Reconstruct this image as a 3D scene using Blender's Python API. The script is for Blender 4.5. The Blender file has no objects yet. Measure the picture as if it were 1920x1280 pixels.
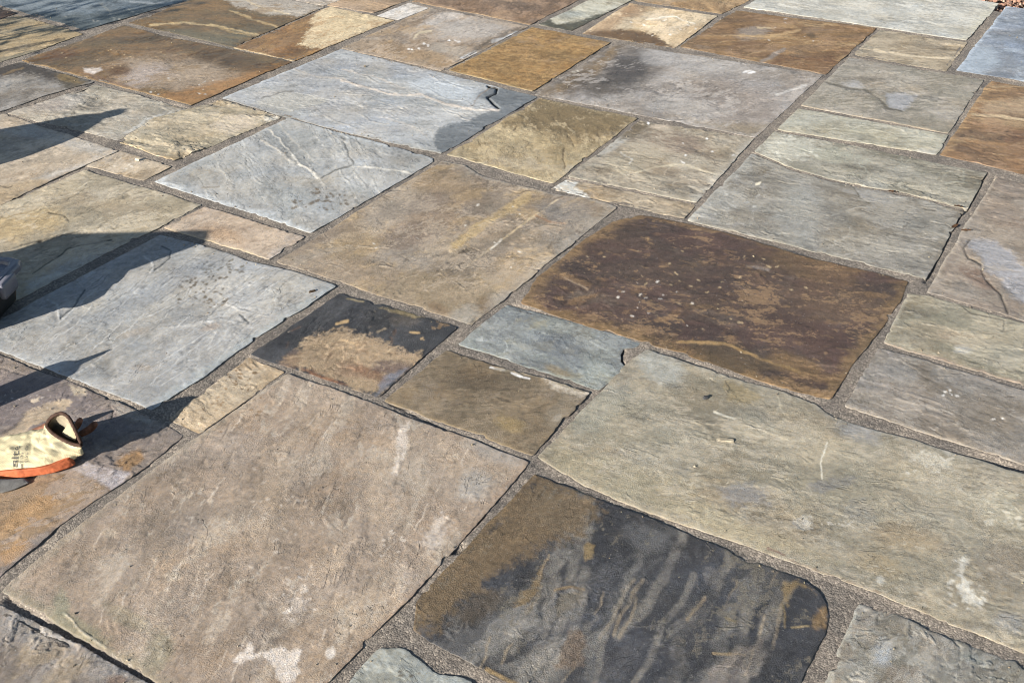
import bpy, bmesh, math, random, zlib
import numpy as np
from mathutils import Vector, Matrix
from mathutils.bvhtree import BVHTree

random.seed(7)
scene = bpy.context.scene
COL = scene.collection

# ------------------------------------------------------------------ camera
F_PX, PITCH, ROLL, YAW, CAM_H = 2077.8, 0.574447, -0.018239, 0.562730, 1.45
W0, H0 = 1920.0, 1280.0
_c, _s = math.cos(ROLL), math.sin(ROLL)
_cp, _sp = math.cos(PITCH), math.sin(PITCH)
_cy, _sy = math.cos(YAW), math.sin(YAW)
cam = bpy.data.cameras.new("camera")
cam_o = bpy.data.objects.new("camera", cam)
COL.objects.link(cam_o)
right0, up0, fwd = Vector((1, 0, 0)), Vector((0, _sp, _cp)), Vector((0, _cp, -_sp))
RZ = Matrix.Rotation(YAW, 3, 'Z')
rr, uu, ff = RZ @ (right0 * _c + up0 * _s), RZ @ (up0 * _c - right0 * _s), RZ @ fwd
M = Matrix((rr, uu, -ff)).transposed().to_4x4()
M.translation = (0, 0, CAM_H)
cam_o.matrix_world = M
cam.sensor_width = 36.0
cam.lens = F_PX / W0 * 36.0
cam.clip_start, cam.clip_end = 0.05, 2000
scene.camera = cam_o

# ------------------------------------------------------------------ light
SUN_EL, SUN_AZ = math.radians(20.0), math.radians(75.0)   # shadows fall towards SUN_AZ
world = bpy.data.worlds.new("World")
scene.world = world
world.use_nodes = True
wn = world.node_tree
sky = wn.nodes.new("ShaderNodeTexSky")
sky.sky_type = 'NISHITA'
sky.sun_disc = False
sky.sun_elevation = SUN_EL
sky.sun_rotation = math.atan2(-math.cos(SUN_AZ), -math.sin(SUN_AZ))
sky.air_density, sky.dust_density, sky.ozone_density = 1.0, 0.6, 1.0
bg = wn.nodes["Background"]
wn.links.new(sky.outputs[0], bg.inputs[0])
bg.inputs[1].default_value = 0.055
sun = bpy.data.lights.new("sun", 'SUN')
sun.energy, sun.angle, sun.color = 5.0, math.radians(0.5), (1.0, 0.96, 0.89)
sun_o = bpy.data.objects.new("sun", sun)
COL.objects.link(sun_o)
sun_dir = Vector((math.cos(SUN_AZ) * math.cos(SUN_EL), math.sin(SUN_AZ) * math.cos(SUN_EL), -math.sin(SUN_EL)))
sun_o.rotation_euler = sun_dir.to_track_quat('-Z', 'Y').to_euler()
sun_o.location = (-2, -4, 3)
vs = scene.view_settings
vs.view_transform, vs.look, vs.gamma, vs.use_curve_mapping = 'Standard', 'None', 1.0, False
vs.exposure = 1.38
scene.cycles.filter_width = 1.05

# ------------------------------------------------------------------ helpers
def ground_at(x, y, z=0.0):
    """point of the height-z plane that the photograph shows at (x, y) of its 1920 x 1280 grid"""
    x = np.asarray(x, float); y = np.asarray(y, float)
    a = (x - W0 / 2) / F_PX; b = -(y - H0 / 2) / F_PX
    X = _c * a - _s * b; Y = _s * a + _c * b
    dy = _cp + _sp * Y; dz = -_sp + _cp * Y
    t = -(CAM_H - z) / dz
    qx, qy = X * t, dy * t
    return np.stack([_cy * qx - _sy * qy, _sy * qx + _cy * qy], -1)

def plan_uv(P):
    """inverse of ground_at for z = 0: the survey grid in which stains are written down"""
    x, y = P[..., 0], P[..., 1]
    X = _cy * x + _sy * y; Y = -_sy * x + _cy * y
    fw = _cp * Y + _sp * CAM_H; up = _sp * Y - _cp * CAM_H
    fw = np.maximum(fw, 0.2)
    a, b = X / fw, up / fw
    return (_c * a + _s * b) * F_PX + W0 / 2, H0 / 2 - (-_s * a + _c * b) * F_PX

_rs = np.random.RandomState(11)
_PERM = np.tile(_rs.permutation(1024), 2)
_ANG = _rs.rand(1024) * 2 * np.pi
_GX, _GY = np.cos(_ANG), np.sin(_ANG)

def noise(x, y, seed=0):
    x = x + seed * 17.31; y = y - seed * 9.77
    xi = np.floor(x); yi = np.floor(y)
    fx, fy = x - xi, y - yi
    xi = xi.astype(np.int64) & 1023; yi = yi.astype(np.int64) & 1023
    x1 = (xi + 1) & 1023; y1 = (yi + 1) & 1023
    u = fx * fx * fx * (fx * (fx * 6 - 15) + 10); v = fy * fy * fy * (fy * (fy * 6 - 15) + 10)
    def g(ix, iy, dx, dy):
        h = _PERM[_PERM[ix] + iy]
        return _GX[h] * dx + _GY[h] * dy
    a = g(xi, yi, fx, fy); b = g(x1, yi, fx - 1, fy)
    c = g(xi, y1, fx, fy - 1); d = g(x1, y1, fx - 1, fy - 1)
    return ((a + u * (b - a)) + v * ((c + u * (d - c)) - (a + u * (b - a)))) * 1.5

def fbm(x, y, seed=0, octv=4, gain=0.5):
    s = 0; amp = 1; tot = 0
    for o in range(octv):
        s = s + amp * noise(x * 2 ** o, y * 2 ** o, seed + o * 3.7)
        tot += amp; amp *= gain
    return s / tot * 1.5

def sstep(a, b, x):
    t = np.clip((x - a) / (b - a), 0, 1)
    return t * t * (3 - 2 * t)

def lin(h):
    h = h.lstrip('#')
    c = np.array([int(h[i:i + 2], 16) / 255 for i in (0, 2, 4)])
    return np.where(c <= 0.04045, c / 12.92, ((c + 0.055) / 1.055) ** 2.4)

def stone(h):
    c = lin(h); y = float(c @ np.array([0.2126, 0.7152, 0.0722]))
    return np.clip((y + (c - y) * 0.80) * np.array([1.0, 0.99, 0.985]) * 1.04, 0, 1)

def seg_dist(U, V, pts):
    best = np.full(U.shape, 1e9)
    for (x0, y0), (x1, y1) in zip(pts[:-1], pts[1:]):
        dx, dy = x1 - x0, y1 - y0
        t = np.clip(((U - x0) * dx + (V - y0) * dy) / (dx * dx + dy * dy + 1e-9), 0, 1)
        best = np.minimum(best, np.hypot(U - x0 - t * dx, V - y0 - t * dy))
    return best

def in_poly(U, V, pts):
    ins = np.zeros(U.shape, bool)
    n = len(pts)
    for i in range(n):
        x0, y0 = pts[i]; x1, y1 = pts[(i + 1) % n]
        if y0 == y1: continue
        c = ((y0 > V) != (y1 > V)) & (U < (x1 - x0) * (V - y0) / (y1 - y0) + x0)
        ins ^= c
    return ins

def poly_sd(U, V, pts):
    d = seg_dist(U, V, list(pts) + [pts[0]])
    return np.where(in_poly(U, V, pts), -d, d)

def nodes_of(m):
    m.use_nodes = True
    nt = m.node_tree
    return nt, nt.nodes, nt.links, nt.nodes["Principled BSDF"]

def new_obj(name, me, parent=None):
    o = bpy.data.objects.new(name, me)
    COL.objects.link(o)
    if parent is not None: o.parent = parent
    return o

def tag(o, label=None, cat=None, group=None, kind=None):
    if label: o['label'] = label
    if cat: o['category'] = cat
    if group: o['group'] = group
    if kind: o['kind'] = kind
    return o

def mesh_from_arrays(name, verts, quads, smooth=True):
    me = bpy.data.meshes.new(name)
    verts = np.asarray(verts, np.float32); quads = np.asarray(quads, np.int32)
    k = quads.shape[1]
    me.vertices.add(len(verts)); me.vertices.foreach_set("co", verts.ravel())
    me.loops.add(quads.size); me.loops.foreach_set("vertex_index", quads.ravel())
    me.polygons.add(len(quads))
    me.polygons.foreach_set("loop_start", np.arange(0, quads.size, k, dtype=np.int32))
    me.polygons.foreach_set("loop_total", np.full(len(quads), k, np.int32))
    me.update(calc_edges=True); me.validate()
    me.polygons.foreach_set("use_smooth", np.full(len(me.polygons), smooth, bool))
    return me

def set_attr(me, name, arr, typ='FLOAT'):
    a = me.attributes.new(name, typ, 'POINT')
    if typ == 'FLOAT': a.data.foreach_set("value", np.asarray(arr, np.float32).ravel())
    else: a.data.foreach_set("color", np.asarray(arr, np.float32).ravel())

# ------------------------------------------------------------------ materials
def stone_material():
    m = bpy.data.materials.new("riven_sandstone")
    nt, N, L, P = nodes_of(m)
    col = N.new("ShaderNodeAttribute"); col.attribute_name = "stone_colour"
    wet = N.new("ShaderNodeAttribute"); wet.attribute_name = "wetness"
    gr = N.new("ShaderNodeAttribute"); gr.attribute_name = "grain"
    geo = N.new("ShaderNodeNewGeometry")
    def nz(scale, det, rough=0.6):
        n = N.new("ShaderNodeTexNoise"); n.inputs["Scale"].default_value = scale
        n.inputs["Detail"].default_value = det; n.inputs["Roughness"].default_value = rough
        L.new(geo.outputs["Position"], n.inputs["Vector"]); return n
    def math_(op, a, b=None):
        n = N.new("ShaderNodeMath"); n.operation = op
        for i, v in enumerate((a, b)):
            if v is None: continue
            if isinstance(v, (int, float)): n.inputs[i].default_value = v
            else: L.new(v, n.inputs[i])
        return n.outputs[0]
    bed = N.new("ShaderNodeAttribute"); bed.attribute_name = "bedding"
    flk = N.new("ShaderNodeAttribute"); flk.attribute_name = "fleck_colour"
    def nb(scale, det, rough=0.6, dist=0.0):
        n = N.new("ShaderNodeTexNoise"); n.inputs["Scale"].default_value = scale; n.inputs["Distortion"].default_value = dist
        n.inputs["Detail"].default_value = det; n.inputs["Roughness"].default_value = rough
        L.new(bed.outputs["Vector"], n.inputs["Vector"]); return n.outputs[0]
    def rng(x, a, b, c=0.0, d=1.0):
        n = N.new("ShaderNodeMapRange"); n.interpolation_type = 'SMOOTHSTEP'
        n.inputs[1].default_value, n.inputs[2].default_value, n.inputs[3].default_value, n.inputs[4].default_value = a, b, c, d
        L.new(x, n.inputs[0]); return n.outputs[0]
    n1, n2, n3 = nz(420, 3), nz(70, 5, 0.65), nz(1100, 2)
    f1 = nb(85, 9, 0.72, 0.4)
    # flecks of a second mineral colour, gathered where the stone carries them
    fm = rng(math_('ADD', f1, math_('MULTIPLY', math_('SUBTRACT', flk.outputs["Alpha"], 0.5), 0.75)), 0.515, 0.575)
    c1 = N.new("ShaderNodeMix"); c1.data_type = 'RGBA'
    L.new(math_('MULTIPLY', fm, 0.55), c1.inputs[0]); L.new(col.outputs["Color"], c1.inputs[6]); L.new(flk.outputs["Color"], c1.inputs[7])
    # darker pores and films
    f2 = nb(48, 9, 0.74, 0.6)
    pores = rng(f2, 0.38, 0.45, 0.74, 1.0)
    # hairline breaks of the riven surface
    f3 = nb(13, 6, 0.62, 0.5)
    hair = rng(math_('ABSOLUTE', math_('SUBTRACT', f3, 0.5)), 0.0, 0.009, 1.0, 0.0)
    gate = rng(nz(11, 3).outputs[0], 0.50, 0.62)
    hair = math_('MULTIPLY', hair, gate)
    # tone of the grains of sand
    v = math_('MULTIPLY', math_('SUBTRACT', n1.outputs[0], 0.5), 1.0)
    v = math_('ADD', v, math_('MULTIPLY', math_('SUBTRACT', n2.outputs[0], 0.5), 0.45))
    v = math_('ADD', v, math_('MULTIPLY', math_('SUBTRACT', n3.outputs[0], 0.5), 1.0))
    v = math_('MULTIPLY', v, rng(nz(7, 4, 0.65).outputs[0], 0.36, 0.64, 0.35, 1.25))
    v = math_('ADD', math_('MULTIPLY', v, math_('ADD', math_('MULTIPLY', gr.outputs["Fac"], 1.0), 0.12)), 1.0)
    v = math_('MULTIPLY', math_('MULTIPLY', v, pores), math_('SUBTRACT', 1.0, math_('MULTIPLY', hair, 0.35)))
    mul = N.new("ShaderNodeVectorMath"); mul.operation = 'SCALE'
    L.new(c1.outputs[2], mul.inputs[0]); L.new(v, mul.inputs["Scale"])
    # faint warm / cool drift between grains
    hs = N.new("ShaderNodeMix"); hs.data_type = 'RGBA'; hs.blend_type = 'MULTIPLY'
    ramp = N.new("ShaderNodeValToRGB")
    ramp.color_ramp.elements[0].position, ramp.color_ramp.elements[1].position = 0.35, 0.65
    ramp.color_ramp.elements[0].color = (0.93, 0.98, 1.06, 1); ramp.color_ramp.elements[1].color = (1.07, 1.0, 0.9, 1)
    L.new(nz(160, 4).outputs[0], ramp.inputs[0])
    hs.inputs[0].default_value = 0.7
    L.new(mul.outputs[0], hs.inputs[6]); L.new(ramp.outputs[0], hs.inputs[7])
    # pale salt specks
    sp = N.new("ShaderNodeMapRange"); sp.inputs[1].default_value, sp.inputs[2].default_value = 0.69, 0.74
    L.new(nz(260, 2, 0.5).outputs[0], sp.inputs[0])
    mx = N.new("ShaderNodeMix"); mx.data_type = 'RGBA'
    mx.inputs[7].default_value = (0.42, 0.40, 0.37, 1)
    L.new(math_('MULTIPLY', sp.outputs[0], 0.35), mx.inputs[0]); L.new(hs.outputs[2], mx.inputs[6])
    L.new(mx.outputs[2], P.inputs["Base Color"])
    r = N.new("ShaderNodeMapRange"); r.inputs[3].default_value, r.inputs[4].default_value = 0.78, 0.22
    L.new(wet.outputs["Fac"], r.inputs[0]); L.new(r.outputs[0], P.inputs["Roughness"])
    P.inputs["Specular IOR Level"].default_value = 0.35
    b1 = N.new("ShaderNodeBump"); b1.inputs["Distance"].default_value = 0.0017
    L.new(math_('ADD', n1.outputs[0], math_('MULTIPLY', n3.outputs[0], 0.5)), b1.inputs["Height"])
    st = math_('MULTIPLY', math_('MULTIPLY', gr.outputs["Fac"], 0.75), rng(nz(9, 4, 0.65).outputs[0], 0.38, 0.62, 0.25, 1.1))
    st = math_('MULTIPLY', st, math_('SUBTRACT', 1.0, math_('MULTIPLY', wet.outputs["Fac"], 0.6)))
    L.new(st, b1.inputs["Strength"])
    b2 = N.new("ShaderNodeBump"); b2.inputs["Distance"].default_value = 0.004; b2.inputs["Strength"].default_value = 0.15
    L.new(n2.outputs[0], b2.inputs["Height"]); L.new(b1.outputs[0], b2.inputs["Normal"])
    b3 = N.new("ShaderNodeBump"); b3.inputs["Distance"].default_value = 0.0022; b3.inputs["Strength"].default_value = 0.4
    step = math_('MULTIPLY', rng(f3, 0.493, 0.507), gate)
    L.new(math_('ADD', step, math_('MULTIPLY', f2, math_('MULTIPLY', gr.outputs['Fac'], 0.3))), b3.inputs["Height"]); L.new(b2.outputs[0], b3.inputs["Normal"])
    L.new(b3.outputs[0], P.inputs["Normal"])
    return m

def mortar_material():
    m = bpy.data.materials.new("sandy_mortar")
    nt, N, L, P = nodes_of(m)
    geo = N.new("ShaderNodeNewGeometry")
    def vor(scale):
        v = N.new("ShaderNodeTexVoronoi"); v.inputs["Scale"].default_value = scale
        L.new(geo.outputs["Position"], v.inputs["Vector"]); return v
    v1, v2 = vor(300), vor(620)
    n1 = N.new("ShaderNodeTexNoise"); n1.inputs["Scale"].default_value = 9; n1.inputs["Detail"].default_value = 6
    L.new(geo.outputs["Position"], n1.inputs["Vector"])
    sep = N.new("ShaderNodeSeparateColor"); L.new(v1.outputs["Color"], sep.inputs[0])
    ra = N.new("ShaderNodeValToRGB"); e = ra.color_ramp.elements
    e[0].position, e[0].color = 0.0, (0.095, 0.081, 0.069, 1)
    e[1].position, e[1].color = 1.0, (0.29, 0.25, 0.21, 1)
    x = ra.color_ramp.elements.new(0.45); x.color = (0.135, 0.117, 0.10, 1)
    x = ra.color_ramp.elements.new(0.8); x.color = (0.20, 0.175, 0.15, 1)
    L.new(sep.outputs[0], ra.inputs[0])
    rb = N.new("ShaderNodeValToRGB")
    rb.color_ramp.elements[0].position, rb.color_ramp.elements[1].position = 0.34, 0.66
    rb.color_ramp.elements[0].color, rb.color_ramp.elements[1].color = (0.72, 0.70, 0.68, 1), (1.22, 1.16, 1.07, 1)
    L.new(n1.outputs[0], rb.inputs[0])
    mx = N.new("ShaderNodeMix"); mx.data_type = 'RGBA'; mx.blend_type = 'MULTIPLY'; mx.inputs[0].default_value = 1
    L.new(ra.outputs[0], mx.inputs[6]); L.new(rb.outputs[0], mx.inputs[7])
    L.new(mx.outputs[2], P.inputs["Base Color"])
    P.inputs["Roughness"].default_value = 0.85
    b1 = N.new("ShaderNodeBump"); b1.inputs["Distance"].default_value = 0.0025; b1.inputs["Strength"].default_value = 0.35; b1.invert = True
    L.new(v1.outputs["Distance"], b1.inputs["Height"])
    b2 = N.new("ShaderNodeBump"); b2.inputs["Distance"].default_value = 0.001; b2.inputs["Strength"].default_value = 0.3; b2.invert = True
    L.new(v2.outputs["Distance"], b2.inputs["Height"]); L.new(b1.outputs[0], b2.inputs["Normal"])
    L.new(b2.outputs[0], P.inputs["Normal"])
    return m

def simple_material(name, base, rough=0.6, spec=0.4, nscale=None, namp=0.3, bump=None, bscale=300, bdist=0.001):
    m = bpy.data.materials.new(name)
    nt, N, L, P = nodes_of(m)
    tc = N.new("ShaderNodeTexCoord")
    c = tuple(lin(base)) + (1,)
    if nscale:
        n = N.new("ShaderNodeTexNoise"); n.inputs["Scale"].default_value = nscale; n.inputs["Detail"].default_value = 5
        L.new(tc.outputs["Object"], n.inputs["Vector"])
        ra = N.new("ShaderNodeValToRGB")
        ra.color_ramp.elements[0].position, ra.color_ramp.elements[1].position = 0.3, 0.7
        ra.color_ramp.elements[0].color = tuple(max(0, v * (1 - namp)) for v in c[:3]) + (1,)
        ra.color_ramp.elements[1].color = tuple(min(1, v * (1 + namp)) for v in c[:3]) + (1,)
        L.new(n.outputs[0], ra.inputs[0]); L.new(ra.outputs[0], P.inputs["Base Color"])
    else:
        P.inputs["Base Color"].default_value = c
    P.inputs["Roughness"].default_value = rough
    P.inputs["Specular IOR Level"].default_value = spec
    if bump:
        n = N.new("ShaderNodeTexNoise"); n.inputs["Scale"].default_value = bscale; n.inputs["Detail"].default_value = 3
        L.new(tc.outputs["Object"], n.inputs["Vector"])
        b = N.new("ShaderNodeBump"); b.inputs["Strength"].default_value = bump; b.inputs["Distance"].default_value = bdist
        L.new(n.outputs[0], b.inputs["Height"]); L.new(b.outputs[0], P.inputs["Normal"])
    return m

STONE = stone_material()
MORTAR = mortar_material()

# ------------------------------------------------------------------ flagstone builder
def resample(pts, n):
    pts = np.asarray(pts, float)
    seg = np.r_[0, np.cumsum(np.hypot(*np.diff(pts, axis=0).T))]
    t = np.linspace(0, seg[-1], n)
    return np.stack([np.interp(t, seg, pts[:, 0]), np.interp(t, seg, pts[:, 1])], 1)

OUT_Z = []
GRIT = []
OUTLINES = []      # every flagstone's outline, for the mortar bed
SLABS = []

def flagstone(key, T, R, B, L, tr=(), rb=(), lb=(), lt=(), base='8c7a66', mott=(), feats=(), riven=1.0, ledge=1.0,
              lscale=7.0, flow=None, fleck=None, aniso=0.42, film=1.0, tone=1.0, grain=1.0, z=0.0, tilt=(0, 0), wob=1.0, label=None, world=False, step=None, rnd=1.0, wet=0.0):
    seed = zlib.crc32(key.encode()) % 900 + 1
    rs = np.random.RandomState(seed)
    g = (lambda p: np.array(p, float)) if world else (lambda p: ground_at(p[0], p[1]))
    C = [None if c is None else g(c) for c in (T, R, B, L)]
    for i in range(4):
        if C[i] is None: C[i] = C[i - 1] + C[(i + 1) % 4] - C[(i + 2) % 4]
    mids = [[g(p) for p in e] for e in (tr, rb, lb[::-1] if lb else (), lt)]
    edges = [np.array([C[i]] + mids[i] + [C[(i + 1) % 4]]) for i in range(4)]
    cen = np.mean(C, axis=0)
    dist = math.hypot(math.hypot(*cen), CAM_H)
    s = step or max(0.0020, 1.3 * dist / 1108.0)
    lens = [np.hypot(*np.diff(e, axis=0).T).sum() for e in edges]
    # dense outline with worn, slightly chipped edges and softened corners
    FD = 0.003
    cnt = [max(8, int(l / FD)) for l in lens]
    poly = np.concatenate([resample(e, n + 1)[:-1] for e, n in zip(edges, cnt)])
    k = max(2, int(0.007 * rnd / FD)); ker = np.hanning(2 * k + 3)[1:-1]; ker /= ker.sum()
    pad = np.concatenate([poly[-k:], poly, poly[:k]])
    poly = np.stack([np.convolve(pad[:, i], ker, 'valid') for i in (0, 1)], 1)
    tang = np.roll(poly, -1, 0) - np.roll(poly, 1, 0); tang /= np.linalg.norm(tang, axis=1)[:, None] + 1e-9
    nrm = np.stack([tang[:, 1], -tang[:, 0]], 1)
    if ((poly - cen) * nrm).sum() < 0: nrm = -nrm
    w = fbm(poly[:, 0] * 9, poly[:, 1] * 9, seed, 3) * 0.0040 + fbm(poly[:, 0] * 60, poly[:, 1] * 60, seed + 5, 4, 0.6) * 0.0017
    chip = np.maximum(0, fbm(poly[:, 0] * 15, poly[:, 1] * 15, seed + 9, 3) - 0.42) * 0.022
    poly = poly + nrm * ((0.0021 + w * wob - chip * wob)[:, None])
    OUTLINES.append(poly)
    idx = np.cumsum([0] + cnt)
    E = [np.concatenate([poly, poly[:1]])[idx[i]:idx[i + 1] + 1] for i in range(4)]
    nu = max(6, int(max(lens[0], lens[2]) / s)); nv = max(6, int(max(lens[1], lens[3]) / s))
    top, rgt, bot, lft = resample(E[0], nu + 1), resample(E[1], nv + 1), resample(E[2], nu + 1)[::-1], resample(E[3], nv + 1)[::-1]
    # extra rows close to the edge so that the arris is rounded
    ed = 0.0016
    def par(n, l):
        t = np.linspace(0, 1, n + 1)
        e1, e2 = ed / l, 2.4 * ed / l
        return np.concatenate([[0, e1, e2], t[1:-1][(t[1:-1] > 1.4 * e2) & (t[1:-1] < 1 - 1.4 * e2)], [1 - e2, 1 - e1, 1]])
    us, vs_ = par(nu, min(lens[0], lens[2])), par(nv, min(lens[1], lens[3]))
    def at(curve, t):
        q = np.linspace(0, 1, len(curve))
        return np.stack([np.interp(t, q, curve[:, 0]), np.interp(t, q, curve[:, 1])], 1)
    top, bot, rgt, lft = at(top, us), at(bot, us), at(rgt, vs_), at(lft, vs_)
    u, v = us[None, :, None], vs_[:, None, None]
    P = (1 - v) * top[None] + v * bot[None] + (1 - u) * lft[:, None] + u * rgt[:, None]
    P -= (1 - u) * (1 - v) * top[0] + u * (1 - v) * top[-1] + (1 - u) * v * bot[0] + u * v * bot[-1]
    X, Y = P[..., 0], P[..., 1]
    mlu, mlv = (lens[0] + lens[2]) / 2, (lens[1] + lens[3]) / 2
    du = np.minimum(us, 1 - us)[None, :] * mlu; dv = np.minimum(vs_, 1 - vs_)[:, None] * mlv
    D = np.minimum(du, dv)                                   # distance to the edge
    # directions
    if flow is None: fa = math.radians(rs.choice([0, 90]) + rs.uniform(-25, 25))
    else:
        q0, q1 = ground_at(*flow[0]), ground_at(*flow[1]); fa = math.atan2(q1[1] - q0[1], q1[0] - q0[0])
    ca, sa = math.cos(fa), math.sin(fa)
    A, Bc = X * ca + Y * sa, -X * sa + Y * ca
    wx, wy = fbm(X * 6, Y * 6, seed + 31, 3), fbm(X * 6, Y * 6, seed + 37, 3)
    # relief: slow undulation, delaminated ledges, riven ripple (millimetres)
    Hm = fbm(X * 3.0, Y * 3.0, seed + 2, 2) * 1.6 * riven
    lay = fbm(A * lscale * 0.33 + wx * 0.35, Bc * lscale + wy * 0.35, seed + 4, 6, 0.6) * 3.4
    fr = lay - np.floor(lay)
    cliff = sstep(0.93, 0.99, fr)
    on = sstep(-0.15, 0.35, fbm(X * 3.3, Y * 3.3, seed + 8, 3))
    Hm += (np.floor(lay) + cliff) * 1.15 * ledge * (0.2 + 0.8 * on)
    Hm += fbm(A * 12, Bc * 46, seed + 12, 5, 0.6) * 0.45 * riven
    Hm += fbm(X * 75, Y * 75, seed + 14, 4, 0.7) * 0.20 * riven
    cl_edge = np.exp(-((fr - 0.95) / 0.05) ** 2) * on
    # colour
    base_c = stone(base) * tone
    Cc = np.ones(X.shape + (3,)) * base_c
    big = fbm(X * 4.5, Y * 4.5, seed + 41, 4); med = fbm(A * 11, Bc * 24, seed + 43, 4, 0.6); fin = fbm(X * 55, Y * 55, seed + 45, 4, 0.65)
    fin2 = fbm(X * 130, Y * 130, seed + 46, 3, 0.7)
    Cc *= (1 + 0.26 * big + 0.20 * med + 0.26 * fin + 0.16 * fin2)[..., None]
    warm = fbm(X * 7, Y * 7, seed + 47, 4)
    Cc *= np.stack([1 + 0.08 * warm, 1 + 0.0 * warm, 1 - 0.12 * warm], -1)
    wetm = np.full(X.shape, float(wet))
    U, V = plan_uv(P)
    nwx = fbm(X * 14, Y * 14, seed + 51, 5, 0.6); nwy = fbm(X * 14, Y * 14, seed + 57, 5, 0.6)
    nfine = fbm(X * 60, Y * 60, seed + 61, 5, 0.72)
    def lay_on(mask, colour, stren, k=None):
        nonlocal Cc
        mk = np.clip(mask * stren, 0, 1)[..., None]
        c = stone(colour) * tone * (1 + 0.14 * med + 0.22 * fin + 0.14 * fin2)[..., None]
        Cc = Cc * (1 - mk) + np.clip(c, 0, 1) * mk
    flk = 0.42 + 0.34 * fbm(X * 5, Y * 5, seed + 81, 3) + 0.22 * fbm(A * 14, Bc * 30, seed + 83, 3)
    if fleck: flk = flk + fleck[1]
    # weathering: brown film, grey bloom and dark pitting, all broken up by the grain
    g1 = fbm(X * 3.2, Y * 3.2, seed + 101, 5, 0.62); g2 = fbm(X * 4.1 + 9, Y * 4.1, seed + 103, 5, 0.62); g3 = fbm(A * 9, Bc * 13, seed + 105, 5, 0.66)
    for mk, c_, st_ in ((sstep(.05, .42, g1 + .38 * nfine), base_c * np.array([.70, .62, .52]), .55), (sstep(.10, .46, g2 + .42 * nfine), (base_c * .55 + base_c.mean() * .45) * 1.30, .5),
                        (sstep(.24, .44, g3 + .36 * nfine), base_c * .52, .45), (sstep(.26, .46, -g3 + .40 * nfine), np.clip(base_c * 1.38 + .02, 0, .6), .4)):
        m_ = (mk * st_ * film)[..., None]; Cc = Cc * (1 - m_) + c_ * (1 + .2 * fin)[..., None] * m_
    for i, (hx, sc, thr, soft, st, an) in enumerate(mott):   # colour, scale 1/m, threshold, softness, strength, stretch along the bedding
        f = fbm(A * sc / an + wx * 0.25, Bc * sc + wy * 0.25, seed + 70 + 7 * i, 5, 0.6) + 0.25 * nfine
        lay_on(sstep(thr - soft, thr + soft, f), hx, st)
    for ft in feats:
        kd, o = ft[0], ft[-1] if isinstance(ft[-1], dict) else {}
        if kd == 'blob':
            _, x, y, rx, ry, ang, hx, st = ft[:8]
            wp = o.get('warp', 0.35); a = math.radians(ang)
            p = (U - x) * math.cos(a) + (V - y) * math.sin(a); q = -(U - x) * math.sin(a) + (V - y) * math.cos(a)
            r = np.hypot(p / rx, q / ry) + wp * nwx + wp * 0.85 * nfine
            so = o.get('soft', 0.4)
            mk = sstep(1 + so, 1 - so, r)
        elif kd == 'poly':
            _, pts, hx, st = ft[:4]
            wp, so = o.get('warp', 6), o.get('soft', 4)
            mk = sstep(so, -so, poly_sd(U + wp * nwx, V + wp * 0.6 * nwy, pts) + wp * 0.8 * nfine)
        elif kd == 'line':  # pale lines along ledges paint in their lit edge
            _, pts, wd, hx, st = ft[:5]
            wp = o.get('warp', 5)
            d = seg_dist(U + wp * nwx, V + wp * 0.6 * nwy, pts)
            mk = sstep(wd, wd * 0.35, d) * np.clip(o.get('solid', 0.95) + 0.7 * nwy, 0, 1); st = min(1.0, st * 1.25)
        elif kd == 'veins':                                  # broken ridges and colour streaks, lit and shaded ledge edges painted in: place, spread, count, direction, length
            _, x, y, rx, ry, n, (vx, vy), ln, wd, hx, st = ft[:11]
            mk = np.zeros(X.shape); dk = np.zeros(X.shape)
            for _i in range(n):
                if vx == 0 and vy == 0: a = rs.uniform(0, 6.28); dx, dy = math.cos(a), math.sin(a) * .45
                else: dx, dy = vx + rs.uniform(-.12, .12), vy + rs.uniform(-.12, .12)
                px, py = x + rx * rs.uniform(-1, 1), y + ry * rs.uniform(-1, 1); l2 = ln * rs.uniform(.4, 1.3); bend = rs.uniform(-.35, .35)
                pts = []
                for q_ in range(5):
                    t_ = q_ / 4 - .5; pts.append((px + dx * l2 * t_ - dy * l2 * bend * (t_ * t_) + rs.uniform(-.05, .05) * l2, py + dy * l2 * t_ + dx * l2 * bend * (t_ * t_) + rs.uniform(-.04, .04) * l2))
                mnx, mxx = min(p[0] for p in pts) - 12, max(p[0] for p in pts) + 12; mny, mxy = min(p[1] for p in pts) - 12, max(p[1] for p in pts) + 12
                nr_ = (U > mnx) & (U < mxx) & (V > mny) & (V < mxy)
                if not nr_.any(): continue
                un, vn = U[nr_] + 5 * nwx[nr_], V[nr_] + 3 * nwy[nr_]; w2 = wd * rs.uniform(.6, 1.3)
                m1 = sstep(w2, w2 * .3, seg_dist(un, vn, pts)) * np.clip(.8 + .9 * nwy[nr_], 0, 1)
                m2 = sstep(w2, w2 * .3, seg_dist(un - .2 * w2, vn + 1.2 * w2, pts)) * np.clip(.8 + .9 * nwy[nr_], 0, 1)
                mk[nr_] = np.maximum(mk[nr_], m1); dk[nr_] = np.maximum(dk[nr_], m2)
            Hm = Hm + (mk - .8 * dk) * o.get('rise', .9)
        elif kd == 'edge':
            _, wd, hx, st = ft[:4]
            mk = sstep(wd, 0, D + wd * 0.8 * nwx + wd * 0.4 * nfine)
        elif kd == 'side':                                   # one side only: t, r, b, l
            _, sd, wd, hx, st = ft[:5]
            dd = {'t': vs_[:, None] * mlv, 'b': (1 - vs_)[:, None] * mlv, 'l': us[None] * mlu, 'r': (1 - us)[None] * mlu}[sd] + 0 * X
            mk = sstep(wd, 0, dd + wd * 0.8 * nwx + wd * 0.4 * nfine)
        elif kd == 'fleck':                                  # scattered small spots round a place
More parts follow.
